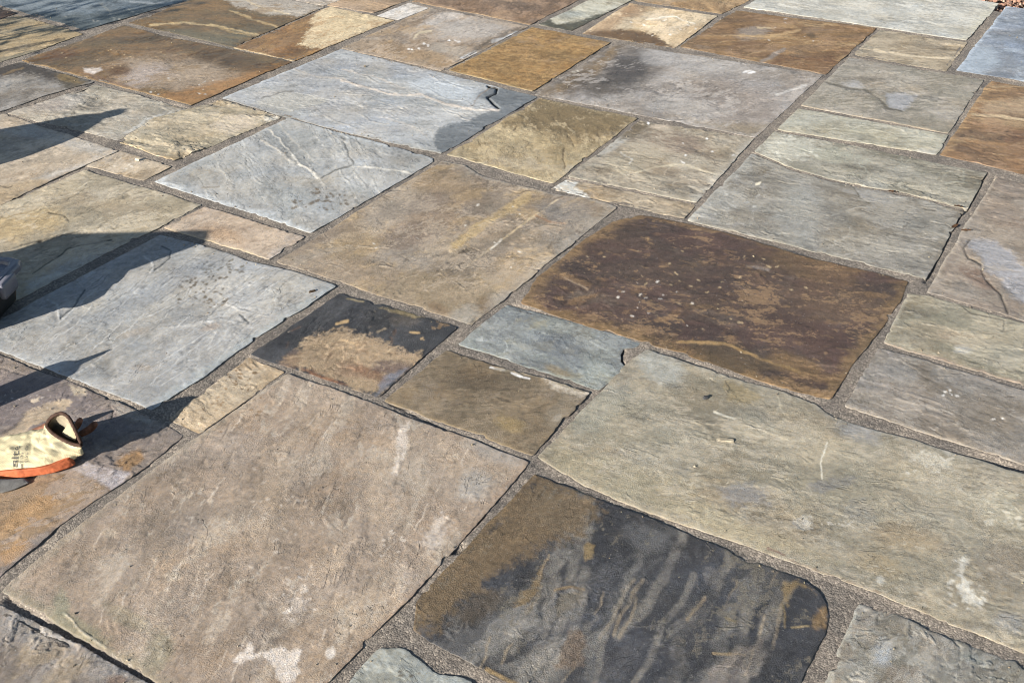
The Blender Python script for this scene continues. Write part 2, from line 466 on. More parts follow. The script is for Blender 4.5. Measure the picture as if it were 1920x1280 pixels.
            _, x, y, rx, ry, n, sz, hx, st = ft[:9]
            mk = np.zeros(X.shape)
            near = (abs(U - x) < rx * 1.4) & (abs(V - y) < ry * 1.4)
            un, vn = U[near], V[near]
            best = np.zeros(un.shape)
            for _i in range(n):
                fx, fy = x + rx * rs.uniform(-1, 1), y + ry * rs.uniform(-1, 1); zz = sz * rs.uniform(0.35, 1.05)
                best = np.maximum(best, sstep(1.3, 0.5, np.hypot((un - fx) / (zz * rs.uniform(1.2, 2.4)), (vn - fy) / zz + rs.uniform(-.5, .5) * (un - fx) / zz) + 0.9 * nfine[near]))
            mk[near] = best
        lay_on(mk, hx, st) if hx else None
        if 'fl' in o: flk = np.maximum(flk, mk * o['fl'])
        if 'wet' in o: wetm = np.maximum(wetm, mk * o['wet'])
        if 'dry' in o: wetm = wetm * (1 - mk * o['dry'])
        if 'h' in o: Hm = Hm + mk * o['h']
        if 'dark' in o: Cc = Cc * (1 - (mk * o['dark'])[..., None] * np.array([0.94, 1.0, 1.12]))
    # paler along the broken ledges
    Cc = Cc * (1 + 0.12 * (cl_edge * ledge)[..., None])
    # dirt settles in the hollows, the high spots are rubbed paler
    hl = Hm - fbm(X * 3.0, Y * 3.0, seed + 2, 2) * 1.6 * riven; hl = (hl - hl.mean()) / (hl.std() + 1e-6)
    Cc = Cc * (1 + .07 * np.clip(hl, -2, 2))[..., None]
    Cc = np.clip(Cc, 0.008, 0.82)
    Z = z * 0.45 / 1000 + Hm / 1000 + (X - cen[0]) * tilt[0] + (Y - cen[1]) * tilt[1]
    Z -= 0.0005 * np.exp(-D / 0.0016) + 0.0005 * np.exp(-D / 0.03)
    nr, nc = X.shape
    V3 = np.stack([X, Y, Z], -1).reshape(-1, 3)
    ii = np.arange(nr * nc).reshape(nr, nc)
    Q = np.stack([ii[:-1, :-1], ii[1:, :-1], ii[1:, 1:], ii[:-1, 1:]], -1).reshape(-1, 4)
    ring = np.concatenate([ii[0, :-1], ii[:-1, -1], ii[-1, :0:-1], ii[:0:-1, 0]])
    wall = V3[ring].copy(); skirt = wall.copy(); skirt[:, 2] -= 0.0009
    low = V3[ring].copy(); low[:, 2] = -0.030
    lw = len(V3) + np.arange(len(ring)); lm = lw + len(ring); lo = lm + len(ring)
    Q2 = np.concatenate([np.stack([lw, np.roll(lw, -1), np.roll(lm, -1), lm], -1), np.stack([lm, np.roll(lm, -1), np.roll(lo, -1), lo], -1)])
    rg3 = V3[ring]; pz = poly[::3]
    OUT_Z.append(np.array([rg3[np.argmin((rg3[:, 0] - a_) ** 2 + (rg3[:, 1] - b_) ** 2), 2] for a_, b_ in pz]))
    # keep normals up whatever the winding of the corners is
    if np.cross(V3[Q[0, 1]] - V3[Q[0, 0]], V3[Q[0, 2]] - V3[Q[0, 0]])[2] < 0: Q = Q[:, ::-1]; Q2 = Q2[:, ::-1]
    me = mesh_from_arrays("flagstone", np.concatenate([V3, wall, skirt, low]), np.concatenate([Q, Q2]))
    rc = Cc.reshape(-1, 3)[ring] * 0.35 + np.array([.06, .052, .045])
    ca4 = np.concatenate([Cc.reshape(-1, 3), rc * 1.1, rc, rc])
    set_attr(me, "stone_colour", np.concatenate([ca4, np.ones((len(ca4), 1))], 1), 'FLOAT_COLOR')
    flc = stone(fleck[0]) if fleck else np.clip(base_c * 1.42 + 0.025, 0, .7)
    FC = np.ones((len(ca4), 4)); FC[:, :3] = flc; fk = np.clip(flk * (1 - .6 * wetm), 0, 1).ravel(); FC[:, 3] = np.concatenate([fk] + [fk[ring]] * 3)
    set_attr(me, "fleck_colour", FC, 'FLOAT_COLOR')
    bd = np.stack([A * aniso + seed * 1.37, Bc + seed * 0.71, Z * 0], -1).reshape(-1, 3); bd = np.concatenate([bd, bd[ring], bd[ring] + (0, 0, .002), bd[ring] + (0, 0, .02)])
    va = me.attributes.new("bedding", 'FLOAT_VECTOR', 'POINT'); va.data.foreach_set("vector", bd.astype(np.float32).ravel())
    wv = wetm.ravel(); set_attr(me, "wetness", np.concatenate([wv] + [wv[ring]] * 3))
    set_attr(me, "grain", np.full(len(ca4), grain))
    me.materials.append(STONE)
    if not world:                                            # places where loose grit may lie
        nt_ = max(6, int(lens[0] * lens[1] * 160)); pk = np.stack([rs.randint(0, nr, nt_), rs.randint(0, nc, nt_)], 1)
        e_ = rs.rand(nt_) < .55; pk[e_, 0] = np.where(rs.rand(e_.sum()) < .5, rs.randint(2, 9, e_.sum()), nr - rs.randint(3, 10, e_.sum()))
        pk[:, 0] = np.clip(pk[:, 0], 0, nr - 1); GRIT.append(np.stack([X, Y, Z], -1)[pk[:, 0], pk[:, 1]])
    SLABS.append((me, label))

# ------------------------------------------------------------------ the flagstones, far to near
# corners T (far) R (right) B (near) L (left); stains in the same survey grid
fs = flagstone
fs('blue_wet', None, (380, -8), (157, 56), (-110, -22), tone=.72, base='6f7a80', wet=0.6, z=1, riven=1.1, ledge=1.2, flow=((60, 20), (300, 20)),  # dark blue tone holds painted leaf shade and sky sheen
   mott=[('4a5359', 7, 0.0, .25, .7, 2.0), ('97a1a6', 6, .22, .15, .5, 2.2)],
   feats=[('poly', [(-60, 10), (160, 30), (330, 5), (400, -6), (157, 62), (-60, -5)], '4d5350', .75, dict(soft=9, warp=10)),
          ('poly', [(20, -2), (120, -6), (200, 8), (140, 22), (50, 18)], '8d979c', .6, dict(soft=8, warp=9)),
          ('line', [(190, 8), (205, 22), (215, 38)], 3, '8a8c84', .6), ('line', [(240, 18), (262, 30)], 2.4, '8a8c84', .6), ('line', [(245, 5), (290, 8), (320, 4)], 3, 'a3a9ab', .6),
          ('fleck', 160, 36, 90, 10, 8, 1.3, 'c9c2b0', .8)], label='wet blue-grey flagstone in the far left corner, leaf shade and sky sheen painted in')
fs('brown_scrap', (-60, -2), (29, 25), (-60, 58), None, base='3f2c1c', z=-1, wet=.4)
fs('tan_streaky', (32, 28), (155, 64), (-120, 154), None, rb=[(80, 91)], base='8f7c58', z=1, ledge=1.4, flow=((0, 95), (130, 70)), wet=.2,
   mott=[('6c6a5c', 6, .1, .25, .6, 3), ('a58d60', 5, .1, .2, .5, 3)],  # grey streaks and the dark line below paint in leaf shade
   feats=[('line', [(10, 104), (60, 92), (110, 82)], 3, 'b59c70', .7), ('line', [(0, 97), (80, 80), (120, 74)], 2.5, '4d4434', .7),
          ('poly', [(105, 84), (115, 78), (116, 84), (106, 86)], 'd0bd96', .8, dict(soft=2, warp=2, h=2))])
fs('orange_wet', (233, 47), (547, 115), (358, 197), (40, 113), tone=0.74, film=0.60, base='765a2a', wet=.75, z=2, tr=[(300, 66), (430, 92)], lt=[(155, 76)],
   flow=((60, 110), (240, 90)), ledge=1.1,
   mott=[('8a652e', 5, .0, .25, .7, 2.5), ('54401e', 7, .18, .2, .6, 2.5)],
   feats=[('veins', 300, 130, 220, 55, 30, (.93, -.3), 60, 1.8, '5a3a1a', .5, dict(rise=-.5)), ('veins', 300, 130, 220, 55, 20, (.93, -.3), 60, 1.8, '98703a', .5, dict(rise=.5)), ('blob', 330, 138, 118, 32, 4, 'a38f77', .95, dict(dry=.9, soft=.45)), ('blob', 270, 142, 50, 18, -10, 'b3a49a', .7, dict(dry=.7)),
          ('poly', [(290, 182), (420, 152), (545, 118), (540, 125), (360, 196), (335, 190)], 'a67840', .9, dict(soft=7, warp=8, dry=.8)),
          ('blob', 430, 112, 75, 15, 12, '533d1c', .6), ('poly', [(156, 129), (190, 127), (193, 133), (176, 139), (158, 136)], 'd2c7bd', .9, dict(soft=2, warp=2, dry=1)),
          ('blob', 225, 133, 22, 9, 0, '5c3c14', .75), ('blob', 110, 104, 32, 10, -8, '684214', .6), ('blob', 215, 158, 60, 6, 20, '8a684a', .6),
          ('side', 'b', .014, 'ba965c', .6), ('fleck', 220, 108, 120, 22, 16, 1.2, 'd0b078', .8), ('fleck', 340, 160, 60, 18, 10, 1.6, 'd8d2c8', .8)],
   label='wet orange-brown flagstone with a drying grey patch')
fs('dark_grey_left', (37, 117), (173, 154), (-60, 230), None, rb=[(90, 178), (0, 210)], base='7d766c', z=3, wet=.25, grain=1.1,
   mott=[('8f8a84', 6, .05, .2, .6, 1.5), ('5b544b', 6, .2, .2, .5, 1.5)],
   feats=[('poly', [(-40, 105), (37, 112), (120, 140), (105, 152), (60, 140), (-40, 147)], '3d3226', .92, dict(soft=6, warp=9, wet=.5)),
          ('poly', [(112, 138), (172, 154), (130, 168), (105, 152)], '4a3f2b', .85, dict(soft=5, warp=8, wet=.4)), ('blob', 130, 148, 26, 7, 15, '7a6334', .7),
          ('line', [(5, 140), (45, 128)], 3, '7a6138', .6), ('side', 'b', .05, '4c4c44', .7)])
fs('ochre_wet', None, (608, 13), (437, 88), (243, 43), tone=0.82, film=0.60, base='75592a', wet=.7, z=2, flow=((260, 45), (470, 60)), ledge=1.0,
   mott=[('8a6630', 5, .05, .25, .6, 2.5), ('5e5233', 6, .1, .25, .6, 2.5)],
   feats=[('poly', [(412, -6), (440, 12), (465, 18), (500, 28), (560, 31), (612, 14), (540, -8), (450, -30)], 'aaa091', .95, dict(soft=3, warp=7, dry=1)),
          ('poly', [(300, 60), (480, 62), (437, 92)], '6f6a52', .7, dict(soft=16, warp=14)), ('poly', [(325, 66), (420, 76), (437, 90), (380, 78)], '7d7866', .6, dict(soft=8, dry=.5)),
          ('line', [(283, 48), (345, 43), (410, 50), (485, 66)], 2.6, 'b89c64', .9), ('line', [(405, 50), (440, 62), (480, 67)], 2.2, 'a58a55', .7), ('line', [(430, 20), (470, 35), (520, 52)], 2.6, 'b2945c', .8),
          ('line', [(455, 0), (500, 18), (540, 28)], 2, 'c3b08c', .6)], label='wet olive-brown flagstone with pale lines painted as lit ledges')
fs('ochre_half', (620, 12), (738, 38), (550, 114), (438, 90), tone=0.88, base='8a6430', wet=.6, z=1, grain=1.2, flow=((470, 90), (640, 30)),
   mott=[('a07838', 9, .05, .2, .5, 1.8), ('6d4f28', 9, .2, .2, .5, 1.6)],
   feats=[('poly', [(600, 12), (760, 30), (640, 80), (606, 94), (560, 86), (575, 66), (585, 40)], 'c6b188', 1.0, dict(soft=3, warp=9, dry=1)),
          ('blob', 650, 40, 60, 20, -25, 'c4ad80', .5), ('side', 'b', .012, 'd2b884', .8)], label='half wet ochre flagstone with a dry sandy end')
fs('far_pale', None, (665, -9), (606, 11), (541, -3), base='a59a8a', z=1, ledge=1.3, flow=((560, 0), (600, 8)))
fs('far_tan', None, (790, -9), (700, 25), (614, 10), base='92795c', z=3, mott=[('7c654a', 7, .1, .2, .6, 1.6), ('a88d6a', 8, .15, .2, .5, 1.8)])
fs('small_white', (767, 5), (803, 15), (747, 37), (708, 29), base='aba49a', z=-1, mott=[('c2beb8', 12, .05, .2, .6, 1)], label='small pale grey flagstone at the far side')
fs('far_brown', None, (1095, -5), (993, 46), (773, 3), base='7c6248', z=2, mott=[('95795a', 6, .05, .2, .6, 1.6), ('5e4c3c', 5, .15, .2, .7, 1.6)],
   feats=[('side', 'b', .02, 'a8875a', .6), ('blob', 960, 12, 50, 9, 5, '4f4238', .6)])
fs('grey_brown', (806, 15), (990, 50), (827, 132), (640, 90), base='8b7a66', z=1, ledge=.9, flow=((660, 90), (800, 30)),
   mott=[('9f9484', 5, .05, .2, .6, 1.4), ('77634a', 6, .1, .2, .6, 1.4), ('a98a5c', 7, .25, .15, .5, 1.4)],
   feats=[('blob', 880, 55, 75, 22, 0, '9b948c', .75), ('blob', 835, 32, 40, 9, -12, 'b5afa8', .6), ('blob', 700, 90, 60, 16, 10, '7d6443', .55), ('blob', 780, 105, 70, 14, 10, '8a7150', .6),
          ('line', [(925, 78), (955, 68), (970, 60)], 3.5, 'cfd0d0', .9, dict(solid=1)), ('line', [(866, 108), (890, 96)], 4, 'c6c6c4', .9, dict(solid=1)), ('line', [(775, 72), (785, 62), (810, 58)], 2.5, 'b8a888', .7),
          ('poly', [(880, 100), (925, 82), (990, 52), (975, 48), (900, 82)], '4e4438', .7, dict(soft=4, warp=5)), ('fleck', 785, 88, 20, 8, 8, 2, 'd6d3cd', .9), ('fleck', 850, 78, 10, 4, 4, 2, 'dcdad6', .9)])
fs('far_green', None, (1186, -1), (1071, 58), (1011, 46), base='9a9786', z=2, feats=[('poly', [(1005, 45), (1028, 36), (1045, 46), (1075, 44), (1110, 32), (1150, 18), (1080, 64)], '4a442f', 1.0, dict(soft=3, warp=5, wet=.6))])
fs('tan_ring', (1180, 6), (1344, 30), (1265, 90), (1092, 63), tone=0.92, film=0.6, base='bfa882', z=1, flow=((1110, 60), (1180, 15)),
   mott=[('a98d62', 7, .15, .2, .5, 1.4), ('cbb795', 8, .2, .15, .5, 1.4)],
   feats=[('poly', [(1085, 63), (1130, 55), (1180, 56), (1225, 62), (1240, 75), (1268, 92), (1262, 94)], '66491f', 1.0, dict(soft=4, warp=6, wet=.6)), ('blob', 1190, 20, 26, 12, -20, '9a7e5c', .8), ('poly', [(1092, 63), (1180, 8), (1198, 14), (1165, 40), (1150, 55)], '9d7b54', .7, dict(soft=6, warp=6)),
          ('line', [(1210, 36), (1260, 32), (1300, 44)], 2, 'ddd3bd', .8), ('fleck', 1240, 50, 70, 18, 10, 1.6, 'e0dacb', .8)], label='pale tan flagstone with a wet brown rim')
fs('far_orange', None, (1425, -10), (1352, 26), (1190, 1), base='8f734b', z=0, mott=[('7a5d3a', 6, .1, .2, .6, 1.6), ('a5875a', 7, .1, .2, .5, 2)])
fs('far_pale_green', (1500, -50), (1873, 7), (1811, 76), (1395, 14), tone=0.82, film=0.40, base='b0ada1', z=4, riven=.8, ledge=.7, grain=.6, flow=((1420, 20), (1750, 60)), tr=[(1827, 0)],
   mott=[('bdb9ab', 4, .05, .3, .5, 2), ('9f9f96', 5, .15, .25, .5, 2)],
   feats=[('side', 'b', .012, 'c9c3ad', .6), ('side', 'r', .05, 'c4bea4', .6)], label='large pale green-grey flagstone at the far edge by the gravel')
fs('sandy_ochre', (997, 52), (1145, 80), (998, 171), (842, 132), tone=0.90, aniso=1.00, base='977338', z=3, grain=2.3, riven=1.3, ledge=.3, wet=.15,
   mott=[('7d5d2c', 26, .0, .2, .6, 1), ('ab8748', 30, .1, .2, .5, 1)], feats=[('side', 'b', .012, 'b29a64', .6), ('side', 'l', .012, '9a8458', .5)], label='gritty ochre flagstone, the yellowest of the patio')
fs('grey_dark_patch', (1155, 82), (1543, 141), (1415, 257), (1003, 177), film=0.5, base='8a837b', z=2, flow=((1050, 180), (1300, 110)), grain=1.2,
   mott=[('98918a', 5, .05, .25, .5, 1.5), ('776c60', 5, .1, .2, .6, 1.6)],
   feats=[('veins', 1280, 170, 220, 60, 18, (0, 0), 44, 1.8, 'a8a19a', .5, dict(rise=.9)), ('veins', 1280, 170, 220, 60, 12, (0, 0), 35, 1.5, '5a534c', .6, dict(rise=-1.0)), ('poly', [(1003, 178), (1155, 82), (1175, 84), (1110, 140), (1080, 172), (1030, 180)], '67563f', .9, dict(soft=14, warp=12)), ('line', [(1050, 165), (1110, 140), (1150, 100)], 12, '8a6f44', .45),
          ('blob', 1180, 130, 56, 34, -25, '433d39', .92, dict(soft=.6, wet=.3)), ('blob', 1110, 160, 55, 20, 5, '4b433b', .85, dict(soft=.6)), ('blob', 1230, 108, 30, 16, 10, 'a09c98', .5),
          ('blob', 1330, 120, 80, 22, 8, '9d9892', .5), ('blob', 1390, 190, 90, 40, 10, '85796f', .5), ('blob', 1280, 200, 90, 14, 8, 'a19b93', .5), ('poly', [(1250, 215), (1415, 258), (1440, 235), (1330, 228)], '7a6b50', .6, dict(soft=9, warp=8)),
          ('line', [(1275, 165), (1288, 172), (1282, 158), (1284, 155)], 2, '4a443e', .7), ('line', [(1285, 173), (1330, 182)], 1.6, '4a443e', .6), ('line', [(1392, 136), (1405, 132), (1416, 136), (1402, 138)], 2.5, 'cfcdca', .8),
          ('line', [(1455, 178), (1480, 170), (1510, 160)], 3, 'b9b4ac', .6), ('fleck', 1085, 133, 12, 10, 6, 2.2, 'b8b09e', .7)], label='grey flagstone with a round dark stain')
fs('orange_brown', (1380, 20), (1643, 53), (1547, 139), (1275, 88), tone=0.82, base='83643e', z=3, flow=((1300, 90), (1540, 90)), tr=[(1500, 36)],
   mott=[('97733f', 7, .05, .2, .6, 2.6), ('684c31', 7, .15, .2, .6, 2.2), ('b08e58', 9, .3, .12, .5, 3)],
   feats=[('veins', 1460, 80, 170, 50, 30, (.97, -.05), 70, 1.6, '5e4830', .5, dict(rise=-.5)), ('veins', 1460, 80, 170, 50, 24, (.97, -.05), 70, 1.6, 'b49562', .55, dict(rise=.5)), ('blob', 1410, 62, 30, 12, -8, '8d8174', .8), ('line', [(1390, 68), (1440, 70), (1500, 58)], 4, 'b3925f', .7), ('line', [(1420, 52), (1450, 54)], 2.5, 'c2aa80', .7), ('line', [(1430, 115), (1470, 95)], 5, '8f8377', .7),
          ('poly', [(1510, 66), (1525, 64), (1535, 70), (1520, 74)], '55452f', .8, dict(soft=2, warp=3)), ('poly', [(1450, 110), (1540, 105), (1590, 90), (1547, 140), (1440, 122)], '674527', .55, dict(soft=10, warp=10)),
          ('side', 'l', .03, '6b5638', .6), ('fleck', 1480, 60, 60, 25, 6, 1.5, 'd9d4cc', .8)], label='orange-brown flagstone with tan streaks')
fs('khaki_ripple', (1650, 56), (1813, 80), (1773, 133), (1600, 102), base='8d7f66', z=1, ledge=1.6, riven=1.4, flow=((1610, 100), (1790, 110)),
   mott=[('a2937a', 11, .1, .15, .6, 4), ('7d6f58', 9, .1, .2, .5, 3)], feats=[('veins', 1700, 95, 90, 30, 14, (0, 0), 18, 1.8, 'b0a184', .5, dict(rise=.9)), ('veins', 1700, 95, 90, 30, 9, (0, 0), 14, 1.5, '6a5f4c', .6, dict(rise=-1.0)), ('line', [(1640, 95), (1700, 104), (1770, 110), (1795, 106)], 2.5, 'b8a88a', .7)])
fs('grey_puddle', (1593, 108), (1843, 150), (1777, 250), (1503, 198), base='857d6f', z=2, ledge=.9, flow=((1520, 200), (1800, 190)),
   mott=[('948b7b', 6, .05, .2, .5, 1.8), ('757061', 6, .1, .2, .6, 1.8)],
   feats=[('veins', 1670, 175, 130, 50, 24, (0, 0), 26, 1.8, 'a0968a', .5, dict(rise=.9)), ('veins', 1670, 175, 130, 50, 16, (0, 0), 20, 1.5, '5a5548', .6, dict(rise=-1.0)), ('poly', [(1660, 178), (1688, 174), (1718, 180), (1706, 198), (1692, 206), (1668, 203)], '9c9b9c', .8, dict(soft=4, warp=5, h=-1.2, wet=.45)), ('poly', [(1575, 158), (1605, 150), (1622, 165), (1590, 168)], '9f9d9b', .75, dict(soft=6, warp=6)),  # pale tone of the scar paints in reflected sky
          ('line', [(1550, 155), (1590, 167), (1625, 170), (1650, 190), (1665, 204), (1690, 208)], 3.5, '5e584b', .7, dict(h=-1)), ('poly', [(1545, 170), (1640, 180), (1650, 205), (1560, 200), (1510, 195)], '726c5c', .6, dict(soft=8, warp=10)),
          ('blob', 1720, 128, 60, 10, 10, '6f6a5c', .6), ('side', 'b', .014, 'b5a080', .6)], label='grey-brown flagstone with a small puddle-shaped scar, sky sheen painted into its pale tone')
fs('pale_strip', (1497, 204), (1777, 254), (1756, 291), (1457, 243), tone=0.90, film=0.60, base='9d9884', z=4, riven=.9, ledge=.9, flow=((1470, 240), (1760, 280)),
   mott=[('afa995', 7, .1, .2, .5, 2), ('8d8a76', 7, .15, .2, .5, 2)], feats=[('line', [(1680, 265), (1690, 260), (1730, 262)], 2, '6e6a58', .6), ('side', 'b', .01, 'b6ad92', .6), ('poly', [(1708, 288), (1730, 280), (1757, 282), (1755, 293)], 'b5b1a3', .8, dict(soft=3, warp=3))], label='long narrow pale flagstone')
fs('blue_right', (1887, 13), None, (2080, 178), (1793, 132), lb=[(1920, 152)], tone=0.85, base='80868f', z=3, wet=.45, riven=1.3, ledge=1.4, flow=((1800, 130), (1920, 120)),  # blue tone paints in the sky reflected by the wet stone
   mott=[('6a717c', 6, .05, .2, .6, 3), ('a2adb8', 8, .2, .15, .6, 3)],
   feats=[('poly', [(1793, 132), (1830, 85), (1860, 92), (1880, 118), (1840, 140)], 'a5b1bb', .6, dict(soft=8, warp=14)), ('side', 'l', .02, 'b3bec9', .7), ('side', 't', .05, 'a6adb8', .7)], label='flagstone at the far right corner, reflected sky painted in as blue-grey')
fs('orange_stripes', (1858, 151), None, (2060, 360), (1764, 290), lb=[(1920, 327)], tone=0.84, base='876744', z=3, flow=((1770, 285), (1920, 300)), ledge=1.5,
   mott=[('a07a48', 7, .0, .2, .6, 4), ('66513b', 8, .1, .2, .6, 4), ('b79a6c', 10, .25, .15, .5, 4)],
   feats=[('veins', 1850, 240, 110, 80, 40, (.97, .12), 80, 1.8, '5a4430', .55, dict(rise=-.6)), ('veins', 1850, 240, 110, 80, 26, (.97, .12), 80, 1.8, 'b8996a', .5, dict(rise=.6)), ('line', [(1820, 215), (1870, 218), (1925, 226)], 3, 'c4ab80', .8), ('side', 'l', .03, 'a58354', .7), ('poly', [(1840, 195), (1930, 180), (1930, 215), (1850, 216)], 'a99372', .6, dict(soft=8, warp=8)), ('blob', 1905, 255, 26, 12, 0, '6b4a34', .6), ('fleck', 1860, 255, 60, 10, 12, 3, '4a3b2c', .7),
          ('poly', [(1880, 270), (1940, 262), (1940, 300), (1900, 310)], '7b5a38', .5, dict(soft=10))], label='orange-brown striped flagstone at the right edge')
fs('green_white', (1453, 248), (1850, 322), (1813, 391), (1415, 284), lb=[(1480, 313), (1560, 336), (1640, 352), (1700, 362)], tr=[(1600, 274), (1745, 304)], tone=0.92, base='86806f', z=2, ledge=1.7, riven=1.4, lscale=10,
   mott=[('969080', 9, .1, .2, .6, 1.6), ('706c5c', 8, .15, .2, .6, 1.6)],
   feats=[('veins', 1630, 320, 190, 55, 36, (0, 0), 38, 1.8, 'a3a392', .5, dict(rise=.9)), ('veins', 1630, 320, 190, 55, 25, (0, 0), 30, 1.5, '55574a', .6, dict(rise=-1.0)), ('poly', [(1450, 248), (1520, 258), (1545, 285), (1500, 300), (1450, 300), (1418, 284)], 'b4b1a0', .75, dict(soft=9, warp=22)), ('blob', 1560, 290, 50, 12, 8, '9a9a88', .6, dict(warp=.7)), ('blob', 1640, 345, 25, 9, 10, '9a9a92', .5), ('side', 'b', .012, 'b0a68c', .5),
          ('fleck', 1500, 275, 50, 20, 22, 3, 'c5c2b2', .6)], label='rough green-grey flagstone with white flaking at one end')
fs('grey_green', (1411, 288), (1808, 397), (1736, 522), (1290, 413), tr=[(1480, 318), (1560, 340), (1640, 356), (1700, 367)], rb=[(1795, 410), (1780, 440)], tone=0.94, base='7f796c', z=1.5, ledge=.75,
   mott=[('908c82', 6, .05, .25, .5, 1.4), ('6f675a', 6, .1, .25, .55, 1.4), ('95928c', 10, .3, .12, .45, 1)],
   feats=[('veins', 1560, 400, 220, 90, 44, (0, 0), 44, 1.8, '9d988c', .5, dict(rise=.9)), ('veins', 1560, 400, 220, 90, 30, (0, 0), 35, 1.5, '575146', .6, dict(rise=-1.0)), ('blob', 1500, 400, 50, 50, 20, '8c8c85', .55), ('blob', 1560, 400, 30, 22, 0, '66625a', .5), ('poly', [(1600, 352), (1640, 356), (1710, 372), (1660, 384), (1620, 378)], '8d8a84', .7, dict(soft=4, warp=8)), ('line', [(1602, 352), (1612, 370), (1628, 382)], 2, '55503f', .7),
          ('side', 'l', .04, 'a2a097', .6), ('blob', 1375, 375, 25, 20, 0, '9c9a92', .5), ('fleck', 1395, 370, 40, 26, 14, 3, 'b3b1a9', .55), ('poly', [(1416, 344), (1427, 341), (1424, 347), (1416, 349)], 'e0d5b8', .9, dict(soft=1.2, warp=1)),
          ('blob', 1690, 460, 60, 30, 20, '857f73', .5), ('side', 'b', .015, 'a59c86', .5), ('line', [(1665, 440), (1668, 460)], 2, '55503f', .5)])
fs('right_scar', (1868, 333), None, (2080, 648), (1741, 547), lb=[(1800, 564), (1920, 600)], lt=[(1800, 440)], base='83786a', z=2, ledge=1.0,
   mott=[('938675', 6, .1, .2, .5, 1.5), ('75675a', 6, .1, .2, .6, 1.5)],
   feats=[('veins', 1830, 470, 80, 110, 22, (0, 0), 16, 1.8, 'a0917e', .5, dict(rise=.9)), ('veins', 1830, 470, 80, 110, 15, (0, 0), 12, 1.5, '544a40', .6, dict(rise=-1.0)), ('poly', [(1812, 455), (1835, 448), (1868, 452), (1890, 470), (1930, 510), (1930, 570), (1895, 555), (1880, 525), (1845, 505), (1840, 480)], '98979a', .78, dict(soft=6, warp=9, h=-1.5, wet=.45)),  # flaked hollow, its pale tone painted from the reflected sky
          ('line', [(1818, 450), (1805, 465), (1815, 485), (1840, 498), (1838, 505), (1850, 525), (1872, 548), (1885, 575), (1890, 588)], 2.5, '453f37', .85, dict(h=-2, warp=3)),
          ('poly', [(1800, 500), (1835, 505), (1870, 545), (1845, 540), (1810, 520)], '6b5140', .6, dict(soft=6)), ('blob', 1880, 400, 45, 25, 20, '7f6c58', .5), ('side', 'l', .01, 'a89c88', .5)], label='brown-grey flagstone at the right edge with a large flaked scar, sky sheen painted into its pale tone')
fs('right_khaki', (1703, 551), None, (2080, 772), (1658, 642), tr=[(1742, 554), (1800, 571), (1920, 607)], lb=[(1720, 662), (1840, 696), (1920, 722)], base='867e69', z=2.5, ledge=.8,
   mott=[('988d74', 6, .05, .2, .5, 1.5), ('767360', 6, .15, .2, .6, 1.5)], feats=[('veins', 1800, 640, 130, 60, 26, (0, 0), 26, 1.8, 'a59a84', .5, dict(rise=.9)), ('veins', 1800, 640, 130, 60, 18, (0, 0), 20, 1.5, '5a5446', .6, dict(rise=-1.0)), ('blob', 1805, 655, 18, 8, 5, '9d9c97', .8), ('line', [(1805, 575), (1820, 588), (1880, 600), (1882, 617)], 1.8, '4d483d', .7, dict(warp=3)), ('blob', 1800, 635, 50, 14, 10, '9b8a70', .6), ('side', 'l', .012, 'aaa38e', .5), ('side', 'b', .012, '9d8573', .6)])
fs('right_grey', (1648, 653), None, (2100, 934), (1585, 761), tr=[(1720, 673), (1840, 707), (1920, 732)], lb=[(1700, 800), (1800, 830), (1920, 871)], base='7c7468', z=2, ledge=.9, grain=.9,
   mott=[('878079', 5, .05, .25, .5, 2), ('6f6455', 5, .1, .25, .5, 2)], feats=[('veins', 1760, 750, 150, 70, 14, (0, 0), 30, 1.8, '968e82', .5, dict(rise=.9)), ('veins', 1760, 750, 150, 70, 9, (0, 0), 24, 1.5, '575047', .6, dict(rise=-1.0)), ('blob', 1690, 700, 40, 16, 10, '87847f', .6), ('side', 'b', .012, 'a89a86', .7), ('fleck', 1760, 738, 40, 6, 6, 2.5, 'd0cac0', .9), ('fleck', 1865, 790, 20, 8, 2, 2.6, 'd0cac0', .8)])
# ---- middle band
fs('grey_ripple', (178, 158), (348, 203), (220, 263), (14, 213), base='918776', z=1, riven=1.5, ledge=1.5, lscale=9,
   mott=[('9b9585', 7, .1, .2, .6, 1.6), ('7c7464', 7, .15, .2, .6, 1.6)], feats=[('veins', 170, 210, 150, 40, 26, (0, 0), 30, 1.8, 'aaa698', .5, dict(rise=.9)), ('veins', 170, 210, 150, 40, 18, (0, 0), 24, 1.5, '5f5c50', .6, dict(rise=-1.0)), ('blob', 110, 195, 45, 14, -10, '9a958f', .5), ('blob', 80, 200, 40, 12, -15, '8a7a6c', .5), ('line', [(235, 250), (260, 238), (275, 225), (300, 215)], 4, 'a7a49b', .7), ('poly', [(270, 222), (345, 205), (300, 215), (262, 240)], 'a9a69c', .6, dict(soft=6, warp=8))])
fs('rough_tan', (413, 188), (527, 220), (323, 302), (221, 265), lt=[(260, 243), (285, 222), (349, 207)], base='998b70', z=3, riven=2.0, ledge=2.4, lscale=12,
   mott=[('b09f80', 9, .1, .2, .6, 1.6), ('827a64', 9, .1, .2, .6, 1.6)], feats=[('veins', 370, 245, 140, 45, 34, (0, 0), 28, 1.8, 'b9aa8c', .5, dict(rise=.9)), ('veins', 370, 245, 140, 45, 23, (0, 0), 22, 1.5, '6a6150', .6, dict(rise=-1.0)), ('side', 'b', .02, 'b89c68', .6), ('blob', 440, 232, 40, 16, -10, 'b5a794', .6), ('poly', [(495, 222), (520, 216), (524, 222), (500, 230)], 'cfc8b8', .8, dict(soft=3, warp=4))], label='rough flaky tan flagstone')
